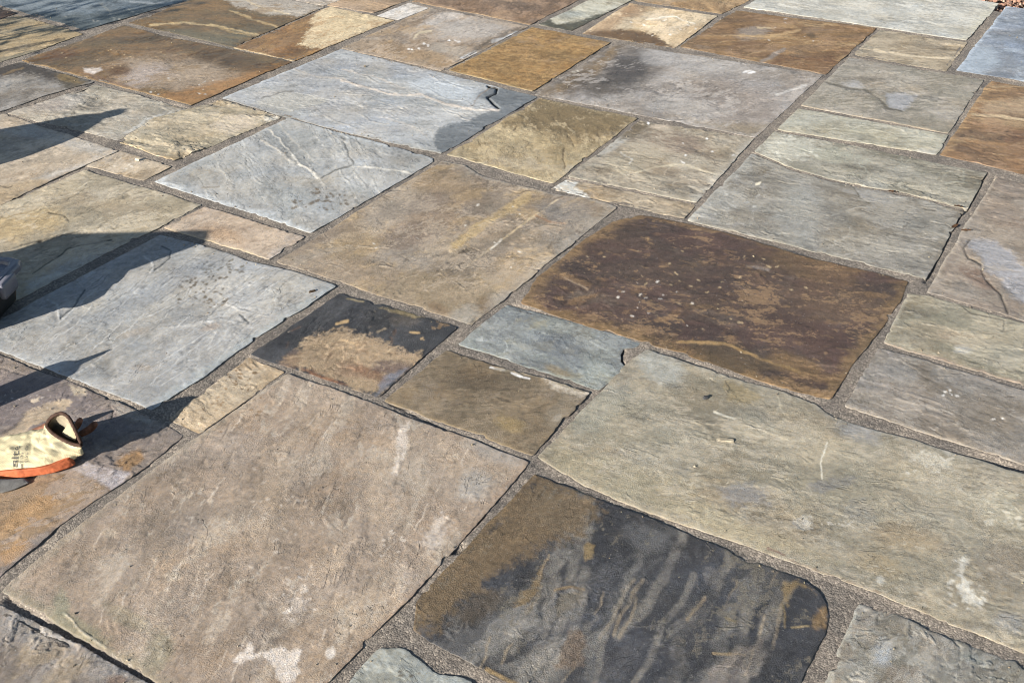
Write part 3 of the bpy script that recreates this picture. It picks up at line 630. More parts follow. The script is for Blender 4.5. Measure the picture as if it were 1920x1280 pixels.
fs('slate_white_vein', (640, 92), (1006, 182), (827, 288), (417, 184), tr=[(705, 108), (827, 137), (930, 162)], lb=[(520, 214), (640, 246), (720, 265)], tone=0.82, film=0.22, fleck=('a8a8a6', -.3), base='a0a09f', z=2, riven=.6, ledge=.9, grain=.45, flow=((430, 190), (1000, 190)),
   mott=[('aeb0ae', 5, .05, .25, .5, 2.5), ('8c8f8e', 6, .15, .25, .5, 2.5)],
   feats=[('veins', 700, 180, 220, 60, 24, (.95, .28), 110, 1.6, 'c0b8aa', .55, dict(rise=.8)), ('veins', 700, 170, 220, 60, 16, (.95, .28), 90, 1.3, '75797a', .45, dict(rise=-.8)), ('poly', [(812, 262), (822, 242), (845, 232), (880, 226), (905, 215), (935, 204), (915, 190), (890, 178), (925, 160), (1010, 180), (990, 205), (826, 292)], '686d70', .9, dict(soft=3, warp=6, wet=.3)),
          ('line', [(640, 152), (690, 165), (730, 178), (790, 178), (835, 195), (880, 205), (935, 207)], 3.2, 'c3b7a8', .85, dict(warp=4, h=.8)), ('line', [(640, 130), (690, 142), (760, 165)], 2, 'bdb2a4', .6), ('line', [(550, 130), (600, 145), (650, 150)], 2, 'b8afa2', .6),
          ('poly', [(468, 195), (535, 172), (610, 184), (615, 192), (540, 210)], 'b3b0a6', .85, dict(soft=2.5, warp=5, h=-.8)), ('line', [(490, 185), (530, 173), (550, 172)], 2, '6f6c66', .6), ('line', [(705, 218), (770, 235), (800, 255)], 2, 'c0b7aa', .5),
          ('line', [(915, 162), (932, 165), (930, 175), (915, 183), (925, 195), (935, 203)], 2.6, '15191b', .97, dict(warp=2, solid=1.3, h=-7)), ('line', [(918, 163), (890, 190), (882, 200)], 2, '7d6f60', .8, dict(solid=1)),
          ('blob', 830, 168, 70, 16, 12, 'b4bdc4', .6), ('side', 'b', .015, '8b8578', .5), ('side', 'l', .02, 'b9c0c4', .5)], label='large pale blue-grey flagstone with cream lines painted as lit ledges and a cracked wet corner')
fs('slate_grey', (540, 222), (810, 297), (583, 435), (290, 341), tr=[(640, 250), (760, 281)], rb=[(812, 303), (700, 368), (640, 404)], tone=0.82, film=0.22, fleck=('a8a8a4', -.3), base='9f9d97', z=3, riven=.55, ledge=.7, grain=.45, flow=((540, 230), (590, 420)), lscale=5,
   mott=[('a8a9a6', 6, .05, .25, .5, 1.6), ('878b8a', 6, .15, .25, .5, 1.6)],
   feats=[('veins', 560, 300, 190, 60, 24, (.55, .83), 110, 1.7, 'bcb8ac', .65, dict(rise=1.0)), ('veins', 560, 330, 190, 60, 16, (.55, .83), 90, 1.4, '6a6c69', .55, dict(rise=-.9)), ('line', [(500, 240), (530, 268), (560, 305), (598, 335)], 2.2, 'c0bbae', .8, dict(h=.9)), ('line', [(660, 312), (740, 318), (790, 330)], 2.0, 'c0bbae', .7, dict(h=.9)), ('line', [(640, 255), (652, 285), (662, 308)], 1.8, '5e5f5b', .7, dict(h=-1)), ('side', 't', .03, 'b3babd', .5), ('side', 'b', .03, 'bec3c4', .7), ('side', 'l', .015, 'b9bcba', .6), ('line', [(490, 262), (520, 280), (545, 302), (580, 318), (605, 335)], 3, 'b9b2a4', .7, dict(h=1)), ('line', [(525, 235), (545, 260), (565, 280), (600, 312)], 2, 'b9b2a4', .5), ('line', [(605, 335), (630, 320), (660, 310)], 2, '5c5a52', .6, dict(h=-1)),
          ('fleck', 600, 375, 55, 20, 34, 3, '5f4f38', .8), ('line', [(380, 352), (410, 350)], 2.5, '7a6a52', .5), ('line', [(655, 260), (700, 285), (720, 300)], 2, '6d6f6d', .5), ('line', [(600, 240), (640, 262), (690, 300)], 2, 'b5afa3', .5)], label='pale slate-grey flagstone with branching ridges')
fs('sand_cracked', (1013, 185), (1193, 222), (1037, 344), (840, 290), base='988661', z=3, grain=1.5, ledge=.8, flow=((1000, 190), (1050, 330)),
   mott=[('a3916a', 8, .1, .2, .5, 1.3), ('82704a', 9, .15, .2, .5, 1.3)],
   feats=[('veins', 1010, 270, 150, 70, 22, (.2, .9), 26, 1.5, '6b5836', .55, dict(rise=-.8)), ('veins', 1010, 270, 150, 70, 14, (.2, .9), 22, 1.5, 'b3a27a', .5, dict(rise=.7)), ('poly', [(1010, 183), (1200, 222), (1150, 256), (1090, 252), (1040, 250), (985, 240), (940, 235)], '6e5c3a', .9, dict(soft=9, warp=10, wet=.2)), ('line', [(1035, 220), (1060, 245), (1075, 275)], 1.8, '5a4a30', .7, dict(h=-1)), ('line', [(1060, 280), (1055, 300), (1060, 318)], 1.8, '5a4a30', .7, dict(h=-1)), ('line', [(1120, 245), (1127, 265)], 1.6, '5a4a30', .7, dict(h=-1)),
          ('line', [(960, 250), (970, 238)], 2, '4b3d28', .7), ('line', [(980, 262), (990, 268), (985, 276)], 1.7, '5a4a30', .6), ('side', 'b', .012, 'c0b28e', .6)], label='sand-yellow flagstone with fine cracks')
fs('grey_rust', (1200, 227), (1413, 259), (1305, 379), (1066, 330), base='8a7f6b', z=1.5, ledge=1.2,
   mott=[('7a6a55', 6, .05, .25, .6, 1.6), ('9d937f', 7, .15, .2, .5, 1.6)],
   feats=[('veins', 1250, 300, 140, 60, 26, (0, 0), 28, 1.8, 'aa9f8a', .5, dict(rise=.9)), ('veins', 1250, 300, 140, 60, 18, (0, 0), 22, 1.5, '5d5345', .6, dict(rise=-1.0)), ('blob', 1270, 270, 55, 20, 10, '786454', .6), ('poly', [(1130, 300), (1180, 270), (1260, 285), (1210, 320), (1160, 330)], '9a8f76', .5, dict(soft=8, warp=10)), ('line', [(1190, 325), (1230, 312), (1290, 310), (1345, 330)], 2.2, 'b6a98c', .7), ('line', [(1165, 285), (1185, 300), (1180, 308)], 2.5, 'b5b0a4', .6), ('blob', 1150, 272, 35, 8, -30, 'a5a49c', .6),
          ('poly', [(1195, 226), (1222, 232), (1185, 258), (1160, 262)], '5f5139', .7, dict(soft=4, warp=4)), ('blob', 1238, 238, 18, 5, 5, 'b9a68e', .8), ('poly', [(1213, 226), (1220, 227), (1218, 232), (1213, 231)], 'f0efec', .9, dict(soft=1.5)), ('fleck', 1300, 280, 80, 30, 9, 1.8, 'dcd8d0', .8), ('side', 'r', .03, 'a6a296', .5), ('side', 'b', .012, 'b2a88e', .5)])
fs('tan_strip', (1064, 334), (1302, 384), (1283, 409), (1034, 353), base='948368', z=1, ledge=1.3, flow=((1050, 350), (1280, 390)),
   mott=[('a3937a', 8, .1, .2, .5, 2.5), ('82705a', 8, .1, .2, .5, 2.5)], feats=[('veins', 1170, 370, 110, 30, 12, (0, 0), 22, 1.8, 'b0a084', .5, dict(rise=.9)), ('veins', 1170, 370, 110, 30, 8, (0, 0), 17, 1.5, '5f5340', .6, dict(rise=-1.0)), ('poly', [(1034, 352), (1066, 332), (1085, 338), (1078, 348), (1105, 368), (1090, 368)], 'b9b8b0', .9, dict(soft=3, warp=5)), ('line', [(1200, 362), (1260, 375)], 1.8, '5a4d3a', .7)])
fs('big_brown', (832, 303), (1157, 388), (884, 608), (521, 490), tr=[(870, 310), (907, 332), (1040, 364), (1107, 372)], lt=[(583, 452), (700, 378)], aniso=0.70, base='857661', z=2, ledge=.8, riven=.8, grain=1.2, flow=((640, 540), (1100, 340)),
   mott=[('95826a', 6, .05, .2, .6, 1.7), ('6f6152', 6, .08, .2, .65, 1.7), ('a98e60', 7, .25, .15, .5, 1.7)],
   feats=[('veins', 830, 450, 260, 120, 34, (0, 0), 46, 1.8, 'a5937a', .5, dict(rise=.9)), ('veins', 830, 450, 260, 120, 23, (0, 0), 36, 1.5, '564a3c', .6, dict(rise=-1.0)), ('blob', 820, 340, 85, 26, 15, '7d6645', .5), ('blob', 790, 420, 80, 45, -25, '736254', .65), ('blob', 730, 400, 60, 30, -25, '8f8576', .5), ('line', [(845, 470), (900, 425), (990, 370)], 12, 'a58c5c', .75, dict(warp=10)), ('line', [(835, 480), (875, 470), (890, 478)], 5, '5b4f3e', .7), ('line', [(820, 478), (840, 472)], 3, '2f271d', .85, dict(h=-2)), ('line', [(840, 492), (860, 484)], 2.5, '2f271d', .8, dict(h=-2)),
          ('line', [(875, 500), (945, 447), (1010, 400), (1045, 375)], 2.5, 'b29c74', .8, dict(warp=3)), ('line', [(920, 468), (940, 450)], 3, 'd6cdbb', .8, dict(warp=2)), ('line', [(1010, 398), (1035, 375), (1065, 366)], 2.2, '6a543a', .7, dict(warp=3)),
          ('blob', 1045, 402, 34, 17, 5, '615850', .85, dict(soft=.6)), ('blob', 1062, 395, 45, 24, 5, '8a847b', .4), ('line', [(1005, 405), (1035, 418), (1060, 420)], 3, '8c6a4a', .6),
          ('poly', [(830, 500), (880, 480), (960, 440), (930, 520), (880, 525)], '6c6152', .55, dict(soft=10, warp=12)), ('poly', [(700, 550), (760, 510), (850, 515), (950, 520), (930, 560), (885, 606), (800, 580)], '8a7858', .5, dict(soft=14, warp=16)), ('blob', 640, 510, 60, 26, 10, '948169', .5), ('blob', 660, 460, 30, 40, 30, '86704a', .4), ('blob', 870, 590, 30, 16, -30, '908b80', .6), ('blob', 910, 570, 14, 14, 0, '6d5433', .6), ('blob', 820, 575, 20, 9, 20, '745e42', .7),
          ('side', 'r', .05, '938c80', .5), ('side', 't', .02, '9a9488', .5), ('fleck', 820, 430, 160, 80, 14, 2, 'cfc8ba', .7)], label='large mottled brown flagstone crossed by a pale diagonal vein')
fs('big_dark', (1200, 404), (1703, 527), (1556, 747), (977, 568), tr=[(1290, 420), (1400, 448), (1500, 480)], rb=[(1688, 560), (1650, 618), (1600, 680)], lb=[(1100, 610), (1207, 641), (1280, 664), (1480, 731)], lt=[(1010, 520), (1080, 462), (1150, 416)], tone=0.84, aniso=0.80, base='4d3e36', z=4, grain=1.4, ledge=.9, rnd=1.6, flow=((1050, 560), (1600, 620)), fleck=('8f704a', -.03),
   mott=[('83725f', 9, .28, .2, .4, 1.3), ('5e4b3d', 7, .0, .2, .6, 2), ('3e332e', 6, .1, .2, .6, 2), ('87683f', 12, .40, .12, .6, 1.3), ('a07d4d', 22, .50, .1, .6, 1.3), ('5a4038', 5, .1, .3, .5, 1.3)],
   feats=[('veins', 1350, 570, 330, 130, 60, (.9, .2), 26, 1.7, '94764a', .6, dict(rise=.5)), ('edge', .035, '7c5f38', .6), ('side', 'l', .05, '84683f', .55), ('side', 'b', .06, '86693c', .6), ('side', 'r', .03, '75603f', .4), ('blob', 1560, 560, 90, 40, 15, '6d543c', .5), ('blob', 1510, 500, 90, 22, 15, '6b5334', .6),
          ('poly', [(1290, 648), (1370, 640), (1440, 672), (1470, 690), (1400, 700), (1330, 690)], '50422f', .75, dict(soft=6, warp=10)), ('line', [(1270, 642), (1360, 648), (1430, 672), (1500, 700)], 4, '9d7c45', .8, dict(warp=8)), ('blob', 1500, 690, 60, 18, 20, '7e6236', .6), ('line', [(1060, 520), (1100, 545)], 3, 'a38b6d', .5),
          ('blob', 1380, 540, 130, 60, 12, '493a32', .5), ('blob', 1460, 600, 80, 30, 12, '4b3831', .5), ('line', [(1400, 500), (1440, 508)], 4, '8a7f76', .4), ('line', [(1640, 640), (1610, 670), (1600, 690)], 4, '9b8770', .6), ('fleck', 1300, 560, 220, 90, 40, 2.2, 'b79d70', .75), ('fleck', 1240, 570, 60, 50, 12, 2, 'd0c8bd', .85), ('fleck', 1180, 550, 30, 8, 5, 2.4, 'd8d0c0', .8)], label='big dark chocolate-brown flagstone with ochre edges')
fs('left_tan', (7, 214), (220, 283), (-40, 403), None, tr=[(140, 257)], rb=[(93, 338), (0, 384)], tone=0.98, film=0.70, base='a3927a', z=2, riven=.9, ledge=1.0, grain=.9, flow=((10, 330), (200, 270)),
   mott=[('b09f88', 6, .1, .2, .5, 2), ('8f816c', 6, .15, .2, .5, 2)], feats=[('poly', [(0, 245), (60, 232), (130, 255), (215, 282), (180, 288), (60, 262)], 'a8a6a0', .55, dict(soft=8, warp=8)), ('poly', [(60, 335), (215, 284), (190, 298), (95, 335)], 'aeaaa2', .6, dict(soft=6, warp=6)), ('poly', [(-20, 352), (60, 336), (90, 338), (0, 384)], '9a835c', .6, dict(soft=6, warp=6)), ('line', [(-5, 348), (15, 352), (22, 350)], 2, '4a4030', .7), ('side', 'b', .01, '6f7058', .5)])
fs('small_tan', (227, 283), (320, 312), (270, 338), (163, 311), base='a39278', z=2.5, mott=[('b3a48c', 9, .1, .2, .5, 1.4)], feats=[('fleck', 235, 305, 40, 12, 5, 2, 'd8cfbd', .8)])
fs('yellow_left', (158, 319), (377, 384), (-60, 606), None, rb=[(300, 425), (200, 473), (50, 553), (0, 577)], tone=0.92, base='9d9078', z=2, ledge=1.1, grain=1.0, flow=((0, 440), (300, 370)),
   mott=[('aa9a7a', 6, .1, .2, .5, 2.2), ('90856c', 6, .1, .2, .5, 2.2)],
   feats=[('veins', 200, 400, 200, 60, 22, (.88, -.42), 70, 1.6, '7d745d', .5, dict(rise=-.9)), ('veins', 220, 390, 160, 50, 14, (.88, -.42), 50, 1.5, 'b9ad90', .5, dict(rise=.8)), ('blob', 40, 420, 80, 24, -10, 'b0935a', .6), ('line', [(60, 512), (110, 480), (130, 465), (210, 450)], 2.2, '5a5545', .8, dict(h=-1.5, warp=4)), ('line', [(10, 468), (80, 450), (150, 435)], 2, '5f594a', .6, dict(h=-1)), ('poly', [(55, 530), (130, 490), (200, 472), (195, 478), (100, 530), (50, 552)], 'aaa9a3', .7, dict(soft=8, warp=8)), ('blob', 75, 452, 5, 3, -20, '1f1b16', .9, dict(warp=.1, h=-2)),
          ('line', [(90, 398), (118, 402), (128, 412)], 2, '4f4630', .8, dict(h=-1)), ('line', [(230, 370), (300, 350)], 2.5, '7f7661', .5, dict(h=-1)), ('blob', 200, 365, 25, 10, -10, 'b8ac94', .5), ('side', 'r', .05, 'a39b88', .4)], label='yellowish flagstone in the shade of the tub')
fs('pink_tan', (384, 388), (573, 445), (504, 485), (308, 427), film=0.50, base='a18c73', z=2.5, ledge=.5, riven=.7, flow=((320, 425), (400, 392)),
   mott=[('b09c86', 7, .1, .2, .5, 1.5), ('927a60', 8, .2, .2, .5, 1.5)], feats=[('side', 'b', .01, 'c4ad85', .7), ('blob', 420, 440, 40, 12, 15, 'a5835c', .5), ('side', 'r', .05, 'a7a098', .5)], label='small smooth pinkish-tan flagstone')
fs('big_slate', (300, 441), (630, 537), (285, 767), (-64, 630), tr=[(400, 466), (470, 492), (545, 508)], rb=[(500, 622), (430, 668), (380, 705)], lb=[(0, 656), (150, 715)], lt=[(0, 600)], tone=0.80, film=0.2, fleck=('a5a6a4', -.3), base='9f9d97', z=4, riven=.65, ledge=.6, lscale=6, grain=.5, flow=((60, 690), (420, 480)),
   mott=[('aeaba6', 6, .05, .25, .5, 2.4), ('8a8a88', 6, .15, .25, .5, 2.4)],
   feats=[('veins', 250, 600, 260, 90, 40, (.82, -.57), 120, 1.5, 'bcbcb8', .5, dict(rise=.8)), ('veins', 330, 560, 220, 80, 30, (.82, -.57), 110, 1.3, '6f7171', .45, dict(rise=-.7)), ('veins', 400, 600, 140, 50, 6, (.9, .15), 34, 1.6, 'bdbdb8', .4, dict(rise=.8)), ('fleck', 380, 545, 45, 28, 40, 2.6, '5e513c', .8), ('fleck', 420, 500, 40, 12, 24, 2.6, '5e543f', .75), ('fleck', 405, 568, 24, 10, 18, 2.2, '6a5a42', .7), ('blob', 395, 615, 20, 6, -15, '9a8672', .5), ('blob', 270, 690, 20, 6, 0, '9a8a76', .5), ('blob', 250, 625, 30, 6, -15, '9c8d7a', .4),
          ('line', [(270, 482), (285, 492), (288, 505), (283, 512)], 3, 'b4b3ae', .4, dict(h=.7, warp=2)), ('line', [(305, 462), (320, 470), (318, 485), (290, 508)], 2.2, '54585a', .7, dict(h=-1, warp=3)), ('line', [(88, 562), (108, 572), (110, 598)], 3, 'b4b3ae', .4, dict(h=.7, warp=2)), ('line', [(112, 598), (140, 575), (158, 545)], 2.2, '54585a', .7, dict(h=-1, warp=3)), ('line', [(425, 572), (440, 578), (480, 578)], 2.4, 'b6b5b0', .4, dict(h=.7, warp=2)), ('line', [(380, 605), (420, 600), (455, 608)], 2.4, 'b6b5b0', .4, dict(h=.7, warp=2)), ('line', [(450, 590), (470, 608)], 2, '5d6163', .6, dict(h=-1.5)),
          ('side', 'b', .02, 'b0b3b2', .6), ('side', 'r', .03, 'a4aeae', .5), ('blob', 300, 540, 150, 16, -28, '8a8d90', .45)], label='large pale grey flagstone with ripple ridges in the tub shadow')
fs('black_tan', (637, 550), (857, 613), (708, 743), (470, 664), aniso=0.80, base='363638', z=2, fleck=('5a5145', -.12), grain=1.6, ledge=1.2, flow=((480, 660), (640, 560)),
   mott=[('434345', 8, .05, .2, .6, 1.5), ('2a2b2e', 8, .1, .2, .6, 1.5)],
   feats=[('poly', [(530, 680), (600, 622), (640, 618), (690, 632), (740, 655), (795, 662), (770, 690), (712, 740), (600, 706)], '998160', .94, dict(soft=6, warp=16)), ('blob', 545, 675, 26, 13, -30, '6e5640', .6), ('blob', 730, 690, 40, 12, 0, '5d4c48', .75), ('blob', 665, 695, 40, 14, 10, '7a5f48', .6), ('poly', [(702, 742), (720, 705), (765, 690), (735, 720)], '686c78', .85, dict(soft=4, warp=5)), ('line', [(640, 640), (680, 648)], 4, 'b89a6e', .6), ('poly', [(560, 690), (610, 705), (650, 722), (600, 712)], '7a4a28', .7, dict(soft=4)),
          ('poly', [(712, 578), (755, 580), (800, 592), (775, 598), (745, 588)], '7c6c47', .85, dict(soft=3, warp=5)), ('veins', 640, 660, 110, 45, 26, (0, 0), 26, 3.2, '5e4430', .5, dict(rise=-.5)), ('veins', 640, 655, 100, 40, 18, (0, 0), 22, 3, 'b29a74', .5, dict(rise=.5)), ('blob', 690, 700, 40, 10, 20, '6b4226', .5), ('line', [(632, 608), (650, 604)], 4, 'a88a58', .85, dict(solid=1.2)), ('line', [(770, 624), (788, 626)], 3, 'a88a58', .8, dict(solid=1.2)), ('fleck', 800, 635, 14, 6, 3, 3, 'a88a58', .8), ('line', [(650, 560), (680, 566)], 3, '8b7c58', .6), ('poly', [(730, 590), (790, 600), (770, 612), (735, 608)], '554d44', .6, dict(soft=5)), ('fleck', 830, 608, 22, 8, 8, 3, '7e6544', .7)], label='black flagstone with a tan stepped patch')
fs('small_spotted', (465, 669), (533, 697), (375, 811), (315, 785), base='a08c6e', z=2.5, mott=[('b39f80', 10, .1, .2, .5, 1.3)], feats=[('fleck', 450, 705, 30, 26, 40, 2.4, '6e5128', .85), ('fleck', 400, 760, 20, 20, 12, 2, '7a5b30', .7), ('side', 'b', .008, '6f5a38', .6)], label='small sandy flagstone speckled with brown drips')
fs('green_slate', (951, 570), (1203, 640), (1123, 729), (860, 644), rb=[(1190, 649), (1168, 652), (1161, 664), (1165, 678), (1173, 689)], aniso=0.90, base='757874', z=-1, grain=.9, ledge=.7, riven=.8, wob=.7, rnd=.5,
   mott=[('80857f', 8, .05, .25, .6, 1.2), ('5d6266', 8, .1, .2, .6, 1.2), ('837a5c', 12, .3, .15, .5, 1)], feats=[('blob', 1040, 650, 60, 20, 15, '5b6066', .55), ('blob', 1120, 700, 30, 20, 10, '8a8f86', .5), ('blob', 1045, 695, 25, 8, 25, '7a6844', .6), ('poly', [(896, 637), (905, 630), (907, 636), (900, 641)], 'b8bcb8', .8, dict(soft=2)), ('line', [(945, 640), (950, 655), (945, 662)], 1.8, 'a3a79f', .6), ('side', 'b', .012, '8e9488', .5)], label='small blue-green flagstone with a broken corner')
fs('brown_small', (838, 657), (1107, 736), (998, 852), (722, 751), base='6f5f47', z=2, grain=1.1, ledge=.6, flow=((730, 750), (1000, 720)),
   mott=[('7e6c50', 7, .05, .25, .5, 1.6), ('5f523e', 8, .1, .2, .5, 1.6)], feats=[('poly', [(1010, 705), (1107, 735), (1095, 748), (1040, 726)], 'b0a490', .85, dict(soft=5, warp=12)), ('line', [(920, 688), (945, 694)], 3, 'd4d0c8', .9, dict(solid=1.2)), ('line', [(958, 700), (990, 710)], 3, 'd4d0c8', .8), ('line', [(930, 690), (1020, 705), (1080, 730)], 6, '8f8269', .6), ('blob', 955, 795, 30, 14, 20, '8b7444', .7), ('blob', 1045, 785, 10, 6, -30, 'b0a592', .6), ('blob', 880, 770, 40, 16, 20, '5a4d38', .4), ('side', 'b', .01, '8a7550', .6), ('blob', 1060, 770, 40, 22, -40, '7f7461', .5)])
fs('biggest', (540, 701), (991, 866), (500, 1395), (8, 1106), tr=[(640, 735), (780, 787), (900, 832)], lt=[(100, 1022), (210, 940), (350, 834)], rb=[(868, 1010), (610, 1282)], tone=1.12, film=0.80, aniso=0.35, base='8c7a66', z=3, fleck=('a69a88', -.12), grain=1.05, riven=.65, ledge=.45, flow=((560, 1180), (690, 850)),
   mott=[('98866f', 6, .05, .25, .5, 3), ('77695b', 6, .1, .25, .5, 3), ('a0927f', 14, .36, .1, .5, 3)],
   feats=[('veins', 560, 1010, 380, 260, 46, (.45, -.89), 46, 2.2, 'a99b8a', .55, dict(rise=.6)), ('veins', 560, 1010, 380, 260, 30, (.45, -.89), 40, 1.8, '63564a', .45, dict(rise=-.6)), ('poly', [(748, 800), (768, 790), (762, 850), (748, 892), (732, 890), (742, 850)], 'b2a495', .9, dict(soft=3, warp=6)), ('poly', [(440, 1240), (470, 1205), (480, 1225), (525, 1215), (560, 1222), (560, 1275), (535, 1290), (515, 1250), (495, 1228), (450, 1245)], 'b3a79a', .9, dict(soft=3, warp=8)), ('blob', 815, 1005, 20, 30, 25, 'b0a497', .6, dict(warp=.8)), ('blob', 560, 1130, 26, 16, -50, 'a79a8c', .6, dict(warp=.9)), ('fleck', 560, 1120, 30, 40, 16, 3.5, 'b9ad9f', .6), ('fleck', 530, 960, 60, 120, 40, 2.8, 'a99c8c', .6), ('fleck', 740, 1020, 30, 30, 12, 3, 'b3a798', .6), ('blob', 620, 1225, 8, 10, 20, 'b8aea2', .8), ('blob', 205, 1000, 14, 10, 0, 'a0907a', .6), ('blob', 325, 1080, 16, 10, -15, 'a69884', .6),
          ('fleck', 430, 740, 60, 70, 60, 2.2, '6d5230', .7), ('fleck', 300, 890, 50, 60, 26, 2, '6b5334', .55), ('fleck', 800, 900, 70, 40, 46, 2.4, '6d573f', .65), ('blob', 310, 1000, 90, 40, -40, '746656', .55), ('blob', 350, 990, 40, 26, -40, '6b625a', .45), ('blob', 780, 880, 120, 50, 10, '8d806f', .3), ('blob', 150, 1180, 60, 16, 30, '6f6e52', .5), ('line', [(120, 1150), (160, 1190), (200, 1215)], 3, 'b5a78c', .6, dict(h=1)), ('blob', 115, 1130, 16, 22, 0, '71745c', .55), ('blob', 300, 1215, 26, 36, 10, '6e6a50', .5), ('line', [(290, 1190), (315, 1195), (318, 1210)], 1.8, '5a5440', .5), ('blob', 240, 1160, 50, 16, 30, '767056', .4), ('side', 'b', .03, '7c765c', .45), ('side', 'r', .02, '806a55', .5), ('side', 'l', .02, '8f8470', .5), ('blob', 930, 850, 50, 20, 20, '8d8880', .5), ('blob', 890, 910, 30, 26, -30, '8a8984', .5),
          ('line', [(685, 855), (690, 860), (684, 868)], 1.6, '5b4c3d', .7)], label='biggest flagstone, pinkish-brown, streaked with pale scuffs')
fs('purple_left', (-90, 631), (343, 815), (-60, 1125), None, tr=[(0, 668), (150, 725), (275, 778)], rb=[(300, 852), (230, 902), (100, 992), (0, 1078)], base='7a6c60', z=1, ledge=1.5, grain=1.2, flow=((0, 900), (300, 780)),
   mott=[('877a6e', 7, .05, .2, .5, 1.6), ('685c56', 7, .15, .2, .5, 1.6)],
   feats=[('veins', 120, 860, 180, 110, 40, (0, 0), 36, 1.8, '9a8c7e', .5, dict(rise=.9)), ('veins', 120, 860, 180, 110, 28, (0, 0), 28, 1.5, '4c4440', .6, dict(rise=-1.0)), ('poly', [(-40, 690), (110, 705), (205, 770), (260, 800), (150, 850), (40, 800), (-40, 800)], '6c6260', .75, dict(soft=8, warp=10)), ('poly', [(15, 810), (45, 775), (85, 757), (115, 748), (136, 750), (130, 762), (95, 780), (60, 800), (40, 820), (0, 840), (-40, 830)], 'ab9678', .85, dict(soft=3, warp=7, h=-1)), ('poly', [(60, 748), (74, 746), (74, 753), (64, 754)], 'b5a288', .9, dict(soft=2)), ('poly', [(132, 722), (160, 730), (158, 742), (140, 740)], 'ad9c80', .8, dict(soft=3)), ('fleck', 60, 755, 60, 25, 16, 2, 'bdb1a5', .7),
          ('poly', [(-60, 920), (60, 890), (140, 880), (205, 920), (190, 940), (100, 990), (-60, 1090)], '8f7148', .7, dict(soft=12, warp=14)), ('blob', 60, 960, 60, 20, -30, 'a37a42', .55), ('blob', 25, 1035, 40, 14, -35, 'a87d42', .6), ('poly', [(135, 880), (165, 868), (215, 880), (242, 885), (232, 902), (208, 917), (180, 900)], 'a49a98', .9, dict(soft=3, warp=5)), ('poly', [(175, 860), (205, 858), (215, 880), (190, 890)], '958478', .5, dict(soft=4)), ('poly', [(215, 868), (230, 850), (262, 842), (270, 858), (243, 882), (225, 878)], '946f3f', .9, dict(soft=4, warp=5)), ('line', [(205, 762), (212, 772), (208, 785)], 2, '3f3834', .7, dict(h=-1.5, warp=2)), ('poly', [(205, 745), (270, 778), (300, 800), (260, 790), (220, 780)], '8a8276', .7, dict(soft=4)), ('line', [(262, 848), (272, 845)], 2, '3f342a', .7), ('fleck', 150, 925, 40, 12, 10, 2.2, 'bca88c', .6), ('line', [(0, 690), (50, 704)], 2, '564e49', .7, dict(h=-1.5))], label='purplish-brown flagstone under the work glove')
fs('near_left', (-90, 1096), (400, 1352), (200, 1480), None, tr=[(0, 1134), (120, 1194), (290, 1288)], base='7d7266', z=-1, riven=1.8, ledge=1.7, lscale=11, grain=1.2,
   mott=[('8e857c', 8, .05, .2, .6, 1.4), ('6a5f55', 8, .1, .2, .6, 1.4), ('9a8768', 10, .25, .15, .5, 1.4)], feats=[('veins', 120, 1220, 160, 70, 34, (0, 0), 32, 1.8, '9f968c', .5, dict(rise=.9)), ('veins', 120, 1220, 160, 70, 23, (0, 0), 25, 1.5, '4b443c', .6, dict(rise=-1.0)), ('side', 't', .03, '8a8784', .5), ('blob', 40, 1180, 50, 20, 20, '8a8580', .5), ('blob', 220, 1275, 20, 10, 0, '7a5a40', .5)])
